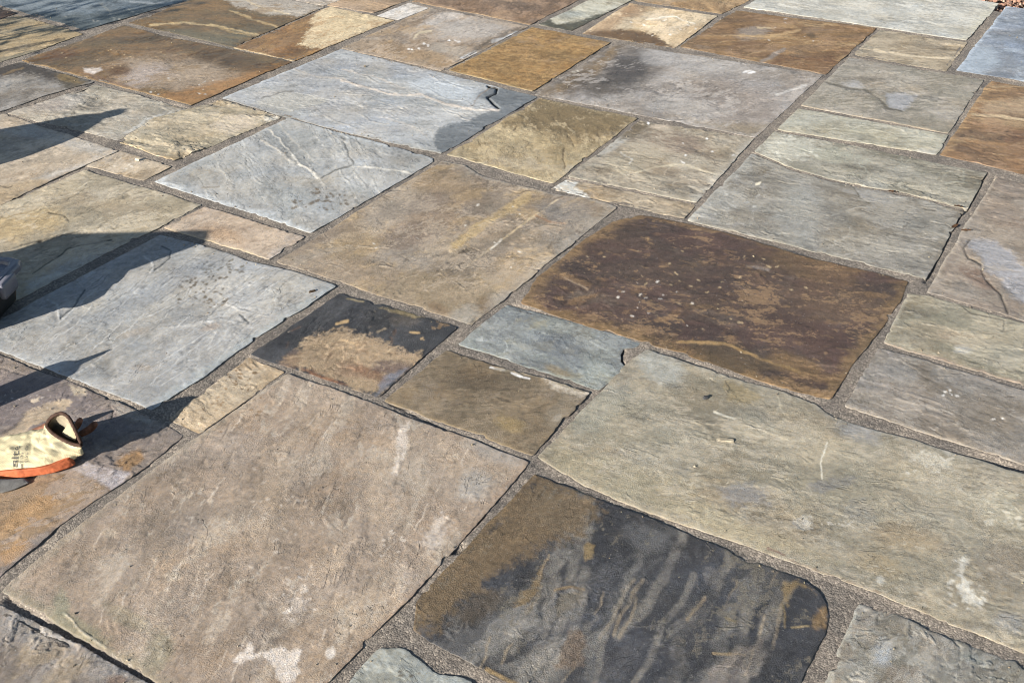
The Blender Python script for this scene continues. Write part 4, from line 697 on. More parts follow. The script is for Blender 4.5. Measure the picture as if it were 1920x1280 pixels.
fs('big_khaki', (1213, 656), (2150, 966), (2150, 1322), (1009, 856), tr=[(1280, 679), (1400, 716), (1475, 736), (1530, 757), (1561, 783), (1700, 823), (1920, 889)], lb=[(1093, 908), (1280, 982), (1439, 1035), (1661, 1117), (1920, 1221)], lt=[(1130, 732), (1180, 678)], base='887e6a', z=3, grain=1.1, ledge=.45, riven=.65, flow=((1050, 860), (1700, 1000)),
   mott=[('938a72', 5, .05, .25, .5, 1.6), ('787361', 6, .1, .25, .5, 1.6), ('9d9178', 10, .32, .12, .5, 1.6)],
   feats=[('veins', 1500, 880, 420, 180, 44, (0, 0), 40, 1.6, 'aca28c', .5, dict(rise=.9)), ('veins', 1500, 880, 420, 180, 26, (0, 0), 30, 1.4, '5e594b', .55, dict(rise=-.7)), ('poly', [(1010, 858), (1060, 840), (1250, 900), (1400, 980), (1560, 1050), (1439, 1036), (1280, 982), (1090, 908)], '968a68', .5, dict(soft=22, warp=20)), ('blob', 1240, 690, 46, 24, 25, '979890', .6), ('blob', 1120, 770, 60, 30, -40, '8d8d80', .4), ('poly', [(1358, 712), (1395, 722), (1425, 745), (1400, 758), (1370, 750)], '8c7a50', .6, dict(soft=6, warp=10)), ('line', [(1362, 715), (1370, 727), (1366, 735)], 1.8, '4f483a', .7), ('blob', 1410, 780, 40, 16, 15, '757266', .5), ('line', [(1340, 772), (1378, 786)], 3, 'bdb7a4', .7, dict(warp=4)), ('line', [(1460, 745), (1465, 770)], 2, 'b3ab90', .6), ('line', [(1550, 830), (1540, 870), (1541, 898)], 2.2, 'c0b9a6', .7, dict(warp=3)),
          ('blob', 1400, 930, 50, 18, 8, '6f7073', .6, dict(warp=.8)), ('blob', 1560, 908, 35, 12, -15, '6b6a6a', .6, dict(warp=.8)), ('blob', 1620, 970, 40, 20, 20, '6f6e69', .5, dict(warp=.9)), ('blob', 1610, 810, 40, 18, 15, '85868a', .5), ('blob', 1510, 982, 16, 12, 10, 'b5b0a5', .6, dict(warp=.8)), ('fleck', 1560, 985, 40, 8, 12, 2.6, 'bdb7aa', .7),
          ('blob', 1745, 865, 36, 12, 15, 'b2ab99', .7, dict(warp=1.0)), ('fleck', 1750, 865, 60, 24, 24, 3.4, 'bdb6a6', .6), ('poly', [(1785, 1055), (1800, 1045), (1815, 1050), (1800, 1072), (1812, 1098), (1840, 1130), (1830, 1142), (1805, 1122), (1790, 1100), (1795, 1075)], 'b9b4a6', .9, dict(soft=4, warp=14)), ('fleck', 1820, 1105, 40, 40, 18, 4, 'b9b4a6', .6), ('blob', 1880, 950, 60, 26, 20, 'b0a88f', .5, dict(warp=1.0)), ('fleck', 1880, 960, 40, 40, 24, 3.4, 'c2baa6', .6), ('blob', 1880, 1060, 50, 40, 30, '6d6457', .55, dict(warp=.8)), ('blob', 1890, 1165, 30, 20, 20, '75777a', .5), ('blob', 1700, 1010, 70, 24, 15, '8a7450', .4), ('blob', 1650, 1060, 60, 20, 20, '8c7a58', .5), ('fleck', 1640, 1080, 60, 20, 12, 2.5, 'b5a98f', .6), ('blob', 1650, 1088, 8, 8, 0, 'aaa69a', .7),
          ('side', 'b', .012, 'a5967a', .5), ('line', [(1480, 1050), (1530, 1068), (1640, 1108), (1680, 1124)], 2.6, '6a4a3e', .6, dict(solid=.5, warp=3)), ('line', [(1440, 1028), (1470, 1042)], 2.6, '6e4a40', .6), ('side', 't', .02, '8f8d82', .4)], label='biggest khaki flagstone, across the right of the patio')
fs('near_black', (1003, 889), (1536, 1112), (1440, 1400), (775, 1180), tr=[(1100, 931), (1200, 966), (1280, 997), (1400, 1046), (1470, 1075), (1510, 1090)], rb=[(1553, 1150), (1545, 1195), (1502, 1267)], lb=[(821, 1209), (948, 1277), (1100, 1335)], lt=[(781, 1130), (867, 1037)], aniso=0.80, base='3d3d40', z=2, fleck=('6a6252', -.06), grain=1.7, riven=1.0, ledge=.7, rnd=1.2, flow=((1000, 1270), (1250, 950)), lscale=5,
   mott=[('2e2f33', 7, .05, .2, .6, 2.2), ('54524f', 7, .26, .16, .55, 2.4), ('736f68', 9, .42, .12, .6, 3.2)],
   feats=[('veins', 1180, 1130, 260, 110, 15, (.42, -.9), 200, 13, '857e72', .46, dict(rise=.05)), ('veins', 1180, 1130, 300, 130, 16, (.42, -.9), 90, 4.5, '917f62', .55, dict(rise=.15)), ('veins', 1180, 1130, 300, 130, 16, (.42, -.9), 70, 5, '242528', .4, dict(rise=-.5)), ('veins', 1150, 1120, 320, 170, 30, (0, 0), 46, 1.8, '77726a', .5, dict(rise=.9)), ('veins', 1150, 1120, 320, 170, 21, (0, 0), 36, 1.5, '222224', .6, dict(rise=-1.0)), ('poly', [(1003, 885), (1100, 930), (1130, 955), (1080, 1000), (1030, 1020), (980, 1050), (930, 1070), (850, 1140), (780, 1180), (770, 1140), (867, 1036)], '6a5638', .85, dict(soft=18, warp=34)), ('blob', 1040, 960, 60, 34, 20, '6a5a42', .5), ('blob', 900, 1140, 50, 24, -30, '544734', .55), ('poly', [(966, 1132), (985, 1112), (1010, 1075), (1024, 1050), (1014, 1085), (1000, 1118), (985, 1140)], '77623f', .85, dict(soft=4, warp=12)), ('line', [(1030, 1040), (1020, 1060), (1008, 1090)], 3, '8a7658', .6), ('poly', [(1092, 1025), (1100, 1016), (1116, 1022), (1112, 1045), (1098, 1052)], '76623c', .9, dict(soft=2.5, warp=4, h=.8)), ('line', [(1040, 1110), (1070, 1100), (1092, 1105)], 4, '776242', .7, dict(warp=8)), ('poly', [(1050, 1118), (1090, 1106), (1088, 1125), (1050, 1160), (1045, 1140)], '625a4c', .8, dict(soft=5, warp=10, h=-1)),
          ('poly', [(1040, 1250), (1060, 1190), (1085, 1180), (1100, 1200), (1090, 1250)], '675645', .8, dict(soft=6, warp=12)), ('line', [(1100, 1270), (1130, 1180), (1170, 1110), (1200, 1040)], 16, '6f6c66', .5, dict(warp=26, solid=.55)), ('line', [(1250, 1280), (1290, 1180), (1330, 1110), (1340, 1080)], 22, '736e67', .5, dict(warp=30, solid=.55)), ('line', [(1340, 1290), (1370, 1150), (1410, 1095)], 26, '76726b', .5, dict(warp=30, solid=.55)), ('blob', 1210, 1010, 40, 20, 20, '5f5f60', .5), ('line', [(1290, 1160), (1320, 1120)], 5, '8a7658', .6), ('line', [(1362, 1160), (1380, 1168)], 3.5, '8d7a52', .9), ('line', [(1335, 1226), (1395, 1228)], 4, '8a7654', .85, dict(warp=6)),
          ('poly', [(1470, 1092), (1500, 1090), (1530, 1112), (1500, 1098), (1480, 1115), (1478, 1135), (1470, 1125)], '79643e', .9, dict(soft=4, warp=8)), ('poly', [(1525, 1150), (1552, 1130), (1550, 1180), (1520, 1178)], '7a6038', .75, dict(soft=6, warp=8)), ('line', [(1485, 1176), (1515, 1174)], 3, '8d7a52', .9), ('line', [(1468, 1130), (1472, 1175)], 3, '72603e', .7), ('line', [(910, 1255), (970, 1285)], 6, '8a7144', .7), ('side', 'l', .02, '715a36', .6), ('line', [(1330, 1270), (1420, 1200)], 12, '8a7d70', .4, dict(warp=16)), ('blob', 1380, 1260, 60, 24, -30, '6f665e', .5)], label='near black flagstone with ochre marks and a rounded corner')
fs('near_pale', (712, 1217), (960, 1322), None, (600, 1346), tr=[(755, 1217), (790, 1244), (821, 1267), (867, 1269)], film=0.50, base='82837a', z=3, grain=.7, ledge=.5, wob=1.3, mott=[('8f9087', 8, .1, .2, .4, 1.5)], feats=[('fleck', 770, 1262, 24, 5, 5, 2.4, '5c5140', .8)], label='pale grey flagstone cut off at the near edge')
fs('near_right', (1611, 1132), (2060, 1303), None, (1500, 1390), tr=[(1690, 1157), (1730, 1178), (1920, 1247)], lt=[(1560, 1250), (1590, 1180)], base='7a766c', z=1, ledge=1.3, lscale=9, wob=1.3,
   mott=[('86827a', 7, .05, .2, .5, 1.4), ('6b685c', 7, .1, .2, .5, 1.4), ('8a7d6a', 7, .25, .15, .5, 1.4)], feats=[('veins', 1750, 1230, 150, 70, 26, (0, 0), 30, 1.8, '9a9b90', .5, dict(rise=.9)), ('veins', 1750, 1230, 150, 70, 18, (0, 0), 24, 1.5, '4c4e46', .6, dict(rise=-1.0)), ('blob', 1655, 1225, 20, 24, 10, '8f9294', .75), ('blob', 1700, 1265, 40, 18, 0, '7d6f60', .5), ('blob', 1830, 1235, 26, 10, 20, '91948c', .5), ('side', 'l', .012, 'a09e90', .5)], label='green-grey flagstone in the near right corner')
# ------------------------------------------------------------------ paving that carries on just outside the picture
FRAME = [ground_at(-560, -60), ground_at(2160, -60), ground_at(2330, 1340), ground_at(-1050, 1430)]
FRAME = [(float(p[0]), float(p[1])) for p in FRAME]
Y_EDGE = 5.225                                               # where the paving stops and the gravel begins
gx = np.arange(-6.4, 1.6, 0.05); gy = np.arange(0.1, Y_EDGE, 0.05)
GX2, GY2 = np.meshgrid(gx, gy)
occ = np.zeros(GX2.shape, bool)
for o in OUTLINES:
    lo, hi = o.min(0) - .03, o.max(0) + .03
    w = (GX2 > lo[0]) & (GX2 < hi[0]) & (GY2 > lo[1]) & (GY2 < hi[1])
    occ[w] |= in_poly(GX2[w], GY2[w], o[::6])
want = in_poly(GX2, GY2, FRAME) & ~occ
rs_f = np.random.RandomState(5)
FILL = ['8a7c68', '96999a', '7d725f', '9a8a6e', '6f6357', '86806f']
for (w, h) in ((12, 10), (12, 6), (6, 6), (6, 3), (3, 3)):
    for r in range(0, GX2.shape[0] - h, 1):
        for c in range(0, GX2.shape[1] - w, 1):
            if not want[r, c] or occ[r:r + h, c:c + w].any(): continue
            if want[r:r + h, c:c + w].mean() < 0.7: continue
            x0, y0 = gx[c] - .017, gy[r] - .017; x1, y1 = gx[c] + (w - 1) * .05 + .017, gy[r] + (h - 1) * .05 + .017
            occ[r:r + h, c:c + w] = True
            b = FILL[rs_f.randint(len(FILL))]
            fs('fill%d_%d' % (r, c), (x0, y1), (x1, y1), (x1, y0), (x0, y0), base=b, world=True, step=0.014, z=rs_f.uniform(0, 3),
               mott=[('a0927c', 6, .1, .2, .4, 1.6), ('6f6658', 6, .1, .2, .5, 1.6)])

# ------------------------------------------------------------------ mortar bed (the patio itself) and its flagstones
ST = 0.0055
mx_, my_ = np.arange(-6.0, 1.4, ST), np.arange(0.15, Y_EDGE, ST)
MX, MY = np.meshgrid(mx_, my_)
hid = ~in_poly(MX, MY, FRAME)
for o in OUTLINES:
    o2 = o[::3]
    t = np.roll(o2, -1, 0) - np.roll(o2, 1, 0); t /= np.linalg.norm(t, axis=1)[:, None] + 1e-9
    n = np.stack([t[:, 1], -t[:, 0]], 1)
    if ((o2 - o2.mean(0)) * n).sum() < 0: n = -n
    o2 = o2 - n * 0.012
    lo, hi = o2.min(0), o2.max(0)
    r0, r1 = np.searchsorted(my_, [lo[1], hi[1]]); c0, c1 = np.searchsorted(mx_, [lo[0], hi[0]])
    if r1 <= r0 or c1 <= c0: continue
    hid[r0:r1, c0:c1] |= in_poly(MX[r0:r1, c0:c1], MY[r0:r1, c0:c1], o2)
MZ = -0.0021 + 0.0016 * fbm(MX * 7, MY * 7, 3, 3) + 0.0012 * fbm(MX * 60, MY * 60, 4, 3, .6)
SUNX, SUNY = -math.cos(SUN_AZ), -math.sin(SUN_AZ)
bestd = np.full(MX.shape, .014); target = np.zeros(MX.shape)
for o, oz in zip(OUTLINES, OUT_Z):
    o2 = o[::3]; t = np.roll(o2, -1, 0) - np.roll(o2, 1, 0); t /= np.linalg.norm(t, axis=1)[:, None] + 1e-9
    n = np.stack([t[:, 1], -t[:, 0]], 1)
    if ((o2 - o2.mean(0)) * n).sum() < 0: n = -n
    grn = np.clip(.45 + 1.1 * fbm(o2[:, 0] * 8, o2[:, 1] * 8, 77, 3), 0, 1)
    for k in range(len(o2)):
        c0, c1 = np.searchsorted(mx_, [o2[k, 0] - .014, o2[k, 0] + .014]); r0, r1 = np.searchsorted(my_, [o2[k, 1] - .014, o2[k, 1] + .014])
        if c1 <= c0 or r1 <= r0: continue
        d = np.hypot(MX[r0:r1, c0:c1] - o2[k, 0], MY[r0:r1, c0:c1] - o2[k, 1]); b = d < bestd[r0:r1, c0:c1]
        f = n[k, 0] * SUNX + n[k, 1] * SUNY
        bestd[r0:r1, c0:c1][b] = d[b]; target[r0:r1, c0:c1][b] = (oz[k] - .0005) if f > .25 else oz[k] - .0009 - .0036 * grn[k]
wgt = sstep(.014, .003, bestd)
wob_ = np.clip(.75 + .9 * fbm(MX * 9, MY * 9, 21, 2), 0, 1)
MZ = MZ * (1 - wgt * wob_) + target * wgt * wob_ + wgt * .0004 * fbm(MX * 70, MY * 70, 22, 2)
MU, MV = plan_uv(np.stack([MX, MY], -1))
def dip(pts, wd, depth):
    global MZ
    MZ = MZ - depth * sstep(wd, wd * .4, seg_dist(MU, MV, pts))
dip([(842, 1030), (860, 1008), (878, 990)], 9, .018); dip([(882, 985), (900, 965)], 9, .02); dip([(858, 1032), (868, 1024)], 6, .012)
dip([(1165, 655), (1160, 668), (1168, 684)], 5, .012)
dip([(1735, 525), (1800, 400), (1813, 392)], 6, .006); dip([(1814, 388), (1848, 324)], 6, .006)
dip([(730, 752), (900, 838), (990, 864)], 5, .004); dip([(20, 1125), (150, 1200), (300, 1290)], 14, .007)
dip([(1700, 838), (1920, 878)], 6, .004)
cell = ~(hid[:-1, :-1] & hid[1:, :-1] & hid[:-1, 1:] & hid[1:, 1:])
ids = -np.ones(MX.shape, np.int64)
used = np.zeros(MX.shape, bool)
for a, b in ((0, 0), (1, 0), (0, 1), (1, 1)): used[a:used.shape[0] - 1 + a, b:used.shape[1] - 1 + b] |= cell
used_n = used.sum(); ids[used] = np.arange(used_n)
q = np.stack([ids[:-1, :-1], ids[:-1, 1:], ids[1:, 1:], ids[1:, :-1]], -1)[cell]
me = mesh_from_arrays("patio", np.stack([MX[used], MY[used], MZ[used]], -1), q)
me.materials.append(MORTAR)
patio = tag(new_obj("patio", me), label='sandy mortar bed of the natural stone patio, seen in the joints between the flagstones', kind='structure')
for me_s, lab in SLABS:
    o = new_obj("flagstone", me_s, patio)
    if lab: o['label'] = lab

# ------------------------------------------------------------------ ground and gravel
bm = bmesh.new()
vsq = [bm.verts.new(p) for p in ((-400, -400, -.055), (400, -400, -.055), (400, 400, -.055), (-400, 400, -.055))]
bm.faces.new(vsq)
me = bpy.data.meshes.new("ground"); bm.to_mesh(me); bm.free()
me.materials.append(simple_material("brown_earth", '6a5140', .95, .2, 6, .4, .6, 60, .01))
tag(new_obj("ground", me), kind='structure')

def rock_template(sub, seed):
    b = bmesh.new(); bmesh.ops.create_icosphere(b, subdivisions=sub, radius=1)
    r = random.Random(seed)
    for v in b.verts: v.co *= r.uniform(.75, 1.15)
    V = np.array([v.co[:] for v in b.verts]); Fc = np.array([[v.index for v in f.verts] for f in b.faces]); b.free()
    return V, Fc
gv, gf, off, gc = [], [], 0, []
rg = np.random.RandomState(3)
tmpl = [rock_template(1, i) for i in range(5)]
GCOL = [lin(c) for c in ('8b6b58', 'a07c68', '6f5546', 'b39883', '93705c', '5d4a40', '7f5f4e')]
for i in range(5200):
    x = rg.uniform(-1.45, .25); y = rg.uniform(Y_EDGE + .03, Y_EDGE + .75); zz = rg.uniform(-.05, -.028)
    if rg.rand() < .06: x, y = rg.uniform(-.80, -.70), rg.uniform(5.235, 5.32)
    V, Fc = tmpl[rg.randint(5)]
    a = rg.uniform(0, 6.28); s = rg.uniform(.006, .012)
    R = np.array([[math.cos(a), -math.sin(a), 0], [math.sin(a), math.cos(a), 0], [0, 0, 1]])
    P = (V * s * np.array([1, rg.uniform(.6, 1), rg.uniform(.5, .8)])) @ R.T + (x, y, zz + .02 * max(0, rg.randn() * .4))
    if any(abs(x - o.mean(0)[0]) < .9 and in_poly(np.array([x]), np.array([y]), o[::12])[0] for o in OUTLINES if abs(o.mean(0)[1] - 5.1) < .5): continue
    gv.append(P); gf.append(Fc + off); off += len(P); gc.append(np.tile(np.append(GCOL[rg.randint(7)], 1), (len(P), 1)))
me = mesh_from_arrays("gravel", np.concatenate(gv), np.concatenate(gf), smooth=False)
set_attr(me, "pebble_colour", np.concatenate(gc), 'FLOAT_COLOR')
m = bpy.data.materials.new("brown_gravel"); GRAVEL_M = m; nt, N, L, Pb = nodes_of(m)
at_ = N.new("ShaderNodeAttribute"); at_.attribute_name = "pebble_colour"; L.new(at_.outputs[0], Pb.inputs["Base Color"]); Pb.inputs["Roughness"].default_value = .8
me.materials.append(m)
tag(new_obj("gravel", me), label='reddish-brown gravel beyond the far right corner of the paving', kind='stuff')

# ------------------------------------------------------------------ shared shape helpers
def closed_spline(pts, n):
    pts = np.asarray(pts, float); k = len(pts); t = np.linspace(0, k, n, endpoint=False)
    i = np.floor(t).astype(int); f = (t - i)[:, None]
    p0, p1, p2, p3 = (pts[(i + d) % k] for d in (-1, 0, 1, 2))
    return .5 * (2 * p1 + (p2 - p0) * f + (2 * p0 - 5 * p1 + 4 * p2 - p3) * f ** 2 + (3 * p1 - p0 - 3 * p2 + p3) * f ** 3)

def open_spline(pts, n):
    pts = np.asarray(pts, float); pp = np.concatenate([2 * pts[:1] - pts[1:2], pts, 2 * pts[-1:] - pts[-2:-1]])
    t = np.linspace(0, len(pts) - 1 - 1e-6, n); i = np.floor(t).astype(int)
    f = (t - i).reshape((-1,) + (1,) * (pts.ndim - 1))
    p0, p1, p2, p3 = (pp[i + d] for d in range(4))
    return .5 * (2 * p1 + (p2 - p0) * f + (2 * p0 - 5 * p1 + 4 * p2 - p3) * f ** 2 + (3 * p1 - p0 - 3 * p2 + p3) * f ** 3)

def skin(rings, cap0=False, cap1=False):
    """quads between equally long closed rings"""
    rings = np.asarray(rings); m_, n_ = rings.shape[:2]
    V = rings.reshape(-1, 3); ii = np.arange(m_ * n_).reshape(m_, n_)
    Q = np.stack([ii[:-1], np.roll(ii[:-1], -1, 1), np.roll(ii[1:], -1, 1), ii[1:]], -1).reshape(-1, 4).tolist()
    V = V.tolist()
    for c, row, fl in ((cap0, ii[0], 1), (cap1, ii[-1], 0)):
        if c:
            V.append(np.mean([V[j] for j in row], 0).tolist()); k = len(V) - 1
            for j in range(n_):
                a, b = row[j], row[(j + 1) % n_]
                Q.append([b, a, k] if fl else [a, b, k])
    return V, Q

def build(name, VQ, mat, parent=None, smooth=True, mw=None):
    me = bpy.data.meshes.new(name)
    me.from_pydata([tuple(v) for v in VQ[0]], [], [tuple(int(i) for i in f) for f in VQ[1]])
    b = bmesh.new(); b.from_mesh(me); bmesh.ops.recalc_face_normals(b, faces=b.faces); b.to_mesh(me); b.free()
    for p in me.polygons: p.use_smooth = smooth
    me.materials.append(mat)
    o = new_obj(name, me, parent)
    return o

def tube(pts, rad, n=10, closed=False, cap=True):
    pts = np.asarray(pts, float); k = len(pts); rad = np.broadcast_to(rad, (k,))
    tg = (np.roll(pts, -1, 0) - np.roll(pts, 1, 0)) if closed else np.gradient(pts, axis=0)
    tg /= np.linalg.norm(tg, axis=1)[:, None] + 1e-12
    ref = np.array([.13, .31, .94]); rings = []
    for p, t, r in zip(pts, tg, rad):
        a = np.cross(t, ref); a /= np.linalg.norm(a); b = np.cross(t, a)
        th = np.linspace(0, 2 * np.pi, n, endpoint=False)
        rings.append(p + r * (np.cos(th)[:, None] * a + np.sin(th)[:, None] * b))
    if closed: rings.append(rings[0]); cap = False
    return skin(rings, cap, cap)

def empty(name, loc, rz=0):
    o = bpy.data.objects.new(name, None); COL.objects.link(o); o.location = loc; o.rotation_euler = (0, 0, rz); return o

RIGHT_AZ = YAW                                               # the picture's left-right direction on the ground

# ------------------------------------------------------------------ storage tub
def rrect(x0, x1, y0, y1, r, z, n=7, chamfer=False):
    out = []
    for cx, cy, a0 in ((x1 - r, y1 - r, 0), (x0 + r, y1 - r, 90), (x0 + r, y0 + r, 180), (x1 - r, y0 + r, 270)):
        for i in range(n):
            a = math.radians(a0 + 90 * i / (n - 1)); out.append((cx + r * math.cos(a), cy + r * math.sin(a), z))
    return out
lidc = ground_at(45, 488) * (1 - .105 / CAM_H)
tub = empty("storage_tub", (float(lidc[0]), float(lidc[1]), 0.0), math.radians(25))
tag(tub, 'black mortar-stained tub with a cloudy translucent lid, at the left edge of the patio', 'tub')
TW, TD = .40, .24                                            # local x to the right, y away; the far right corner is the origin
def loop(ins, z, r=.035): return rrect(-TW + ins, -ins, -TD + ins, -ins + .012, max(.010, r - ins * .5), z, 3)
black = simple_material("black_plastic", '2b2a2a', .55, .4, 14, .55, .25, 200)
body_rings = [loop(.040, .004), loop(.036, .0), loop(.030, .012), loop(.020, .085), loop(.012, .088), loop(.012, .098), loop(.018, .098), loop(.026, .03)]
build("tub_body", skin(body_rings, True, True), black, tub, False)
stain = simple_material("mortar_stained_plastic", '5a4e42', .9, .2, 60, .45, .4, 250)
for nm, x0, x1, y0, y1 in (("corner_post", -.05, -.016, -.052, -.020),):
    build(nm, skin([rrect(x0 - .006, x1 - .018, y0, y1 - .004, .006, .004, 4), rrect(x0 - .002, x1 - .006, y0, y1, .006, .06, 4), rrect(x0, x1, y0, y1, .006, .086, 4)], True, True), stain, tub)
lidm = bpy.data.materials.new("cloudy_plastic"); nt, N, L, Pb = nodes_of(lidm)
Pb.inputs["Base Color"].default_value = (.55, .54, .58, 1); Pb.inputs["Roughness"].default_value = .35; Pb.inputs["Transmission Weight"].default_value = .35; Pb.inputs["IOR"].default_value = 1.45
n_ = N.new("ShaderNodeTexNoise"); n_.inputs["Scale"].default_value = 40; n_.inputs["Detail"].default_value = 6
r_ = N.new("ShaderNodeValToRGB"); r_.color_ramp.elements[0].position, r_.color_ramp.elements[1].position = .35, .7
r_.color_ramp.elements[0].color, r_.color_ramp.elements[1].color = (.12, .12, .145, 1), (.26, .255, .29, 1)
L.new(n_.outputs[0], r_.inputs[0]); L.new(r_.outputs[0], Pb.inputs["Base Color"])
lid_rings = [loop(.010, .090), loop(.000, .090), loop(.000, .102), loop(.003, .107), loop(.008, .110), loop(.020, .110), loop(.025, .107), loop(.028, .100), loop(.05, .099), loop(.055, .103)]
lid = build("lid", skin(lid_rings, False, True), lidm, tub, False)
b_ = .06
for yy in (-.10,):
    build("lid_clip", skin([rrect(-.004, .010, yy - .03, yy + .03, .004, .066, 4), rrect(-.004, .012, yy - .034, yy + .034, .005, .075, 4), rrect(-.004, .012, yy - .034, yy + .034, .005, .104, 4), rrect(-.004, .008, yy - .03, yy + .03, .004, .108, 4)], True, True), lidm, tub)
# a flat carton, made up and unseen, added to shade the tub
ud = np.array([math.cos(math.radians(33)), math.sin(math.radians(33))]); vd = np.array([ud[1], -ud[0]]); end = np.array([-2.535, .90])
def pr(a, b, z): p = end - ud * a + vd * b; return (p[0], p[1], z)
card = simple_material("brown_card", '9a7b55', .85, .2, 18, .2)
ct = empty("shadow_carton", (0, 0, 0)); tag(ct, 'made-up unseen carton standing on edge left of the black tub', 'shadow_carton')
def slab_box(name, a0, a1, b0, b1, z0, z1, mat, par):
    return build(name, skin(np.array([[pr(a, b, z) for a, b in ((a0, b0), (a1, b0), (a1, b1), (a0, b1))] for z in (z0, z1)]), True, True), mat, par, False)
slab_box("shadow_carton_body", 0, .42, 0, .075, .003, .398, card, ct)
slab_box("flap", .002, .21, .002, .073, .3985, .4005, card, ct); slab_box("flap", .212, .418, .002, .073, .3985, .4005, card, ct)

# ------------------------------------------------------------------ work gloves
GO = ground_at(60, 880)
def gl(p):
    p = np.asarray(p, float) / 1000; c, s = math.cos(RIGHT_AZ), math.sin(RIGHT_AZ)
    return np.stack([p[..., 0] * c - p[..., 1] * s + GO[0], p[..., 0] * s + p[..., 1] * c + GO[1], p[..., 2] + .002], -1)
rim = [(26, 62, 66), (38, 66, 82), (62, 62, 95), (80, 52, 92), (92, 38, 80), (102, 24, 66), (109, 14, 50), (97, 18, 46), (80, 24, 48), (60, 34, 52), (42, 46, 55), (32, 54, 60)]
r1 = [(12, 70, 50), (14, 90, 38), (30, 90, 30), (52, 80, 22), (74, 64, 14), (90, 44, 10), (102, 20, 20), (90, 12, 33), (71, 12, 40), (48, 23, 45), (28, 40, 49), (16, 56, 52)]
r2 = [(-15, 72, 44), (-16, 86, 30), (-6, 90, 14), (16, 82, 8), (44, 62, 8), (66, 34, 8), (80, 10, 13), (74, 6, 22), (54, 2, 32), (28, 8, 39), (4, 27, 44), (-10, 50, 46)]
r3 = [(-55, 62, 40), (-60, 76, 26), (-56, 80, 10), (-40, 68, 6), (-8, 42, 6), (20, 8, 7), (38, -14, 14), (32, -18, 21), (13, -16, 29), (-10, -6, 36), (-34, 15, 41), (-50, 40, 42)]
r4 = [(-110, 50, 34), (-118, 64, 22), (-116, 68, 8), (-100, 56, 5), (-70, 26, 5), (-45, -14, 6), (-32, -28, 15), (-38, -30, 22), (-54, -28, 28), (-74, -16, 33), (-93, 6, 36), (-105, 30, 36)]
r5 = [(-165, 34, 24), (-170, 44, 16), (-168, 46, 8), (-155, 40, 5), (-130, 12, 5), (-112, -20, 6), (-104, -32, 10), (-106, -32, 16), (-116, -28, 20), (-130, -14, 23), (-146, 4, 25), (-158, 20, 26)]
NS = 60
key = np.array([closed_spline(r, NS) for r in (rim, r1, r2, r3, r4, r5)])
rings = open_spline(key, 46)
rs_g = np.random.RandomState(2)
th = np.arange(NS)
for i in range(len(rings)):                                    # knitted ribs and soft creases
    c = rings[i].mean(0); d = rings[i] - c; d /= np.linalg.norm(d, axis=1)[:, None]
    f = min(1, i / 4)
    w = 2.4 * fbm(np.full(NS, i * .22), np.cos(th * 2 * np.pi / NS) * 3 + 2 * np.sin(th * 2 * np.pi / NS), 5, 3) * 2.2
    rings[i] += d * (w * f)[:, None]
rings[:, :, 2] = np.maximum(rings[:, :, 2], 4)
glove = empty("work_glove", tuple(gl((0, 30, -2)))); tag(glove, 'cream knitted work glove with an orange palm, lying open on the purplish flagstone', 'glove')
def gbuild(name, VQ, mat, parent=glove, **k):
    V = np.asarray(gl(np.array(VQ[0], float))); par = parent
    o = build(name, (V - np.array(par.location), VQ[1]), mat, par, **k); return o
knit = bpy.data.materials.new("cream_knit"); nt, N, L, Pb = nodes_of(knit)
tc = N.new("ShaderNodeTexCoord"); mp = N.new("ShaderNodeMapping"); mp.inputs["Rotation"].default_value = (0, 0, -RIGHT_AZ + math.radians(38))
L.new(tc.outputs["Object"], mp.inputs["Vector"])
wv = N.new("ShaderNodeTexWave"); wv.inputs["Scale"].default_value = 95; wv.inputs["Distortion"].default_value = 1.2; wv.inputs["Detail"].default_value = 2; wv.bands_direction = 'Y'
L.new(mp.outputs[0], wv.inputs["Vector"])
nn = N.new("ShaderNodeTexNoise"); nn.inputs["Scale"].default_value = 22; nn.inputs["Detail"].default_value = 5; L.new(tc.outputs["Object"], nn.inputs["Vector"])
ra = N.new("ShaderNodeValToRGB"); e = ra.color_ramp.elements
e[0].position, e[0].color = .34, tuple(lin('8d8670')) + (1,); e[1].position, e[1].color = .47, tuple(lin('b9ad8c')) + (1,)
x_ = e.new(.7); x_.color = tuple(lin('c4b998')) + (1,)
L.new(nn.outputs[0], ra.inputs[0])
mxx = N.new("ShaderNodeMix"); mxx.data_type = 'RGBA'; mxx.blend_type = 'MULTIPLY'; mxx.inputs[0].default_value = .13
L.new(ra.outputs[0], mxx.inputs[6]); L.new(wv.outputs[0], mxx.inputs[7]); L.new(mxx.outputs[2], Pb.inputs["Base Color"])
Pb.inputs["Roughness"].default_value = .95; Pb.inputs["Specular IOR Level"].default_value = .1
wr = N.new("ShaderNodeTexNoise"); wr.inputs["Scale"].default_value = 32; wr.inputs["Detail"].default_value = 4; wr.inputs["Distortion"].default_value = 1.6; L.new(tc.outputs["Object"], wr.inputs["Vector"])
bw = N.new("ShaderNodeBump"); bw.inputs["Strength"].default_value = .38; bw.inputs["Distance"].default_value = .012; L.new(wr.outputs[0], bw.inputs["Height"])
bp = N.new("ShaderNodeBump"); L.new(bw.outputs[0], bp.inputs["Normal"]); bp.inputs["Strength"].default_value = .22; bp.inputs["Distance"].default_value = .0007; L.new(wv.outputs[0], bp.inputs["Height"]); L.new(bp.outputs[0], Pb.inputs["Normal"])
orange = simple_material("orange_latex", '9c5334', .7, .25, 45, .5, .5, 70, .005)
trim = simple_material("brown_binding", '3a2a22', .85, .2, 120, .4, .6, 500)
body = gbuild("knitted_back", skin(rings, False, True), knit)
lining = simple_material("cream_lining", '857b69', .95, .1, 50, .3)
ci = key.mean(1, keepdims=True)
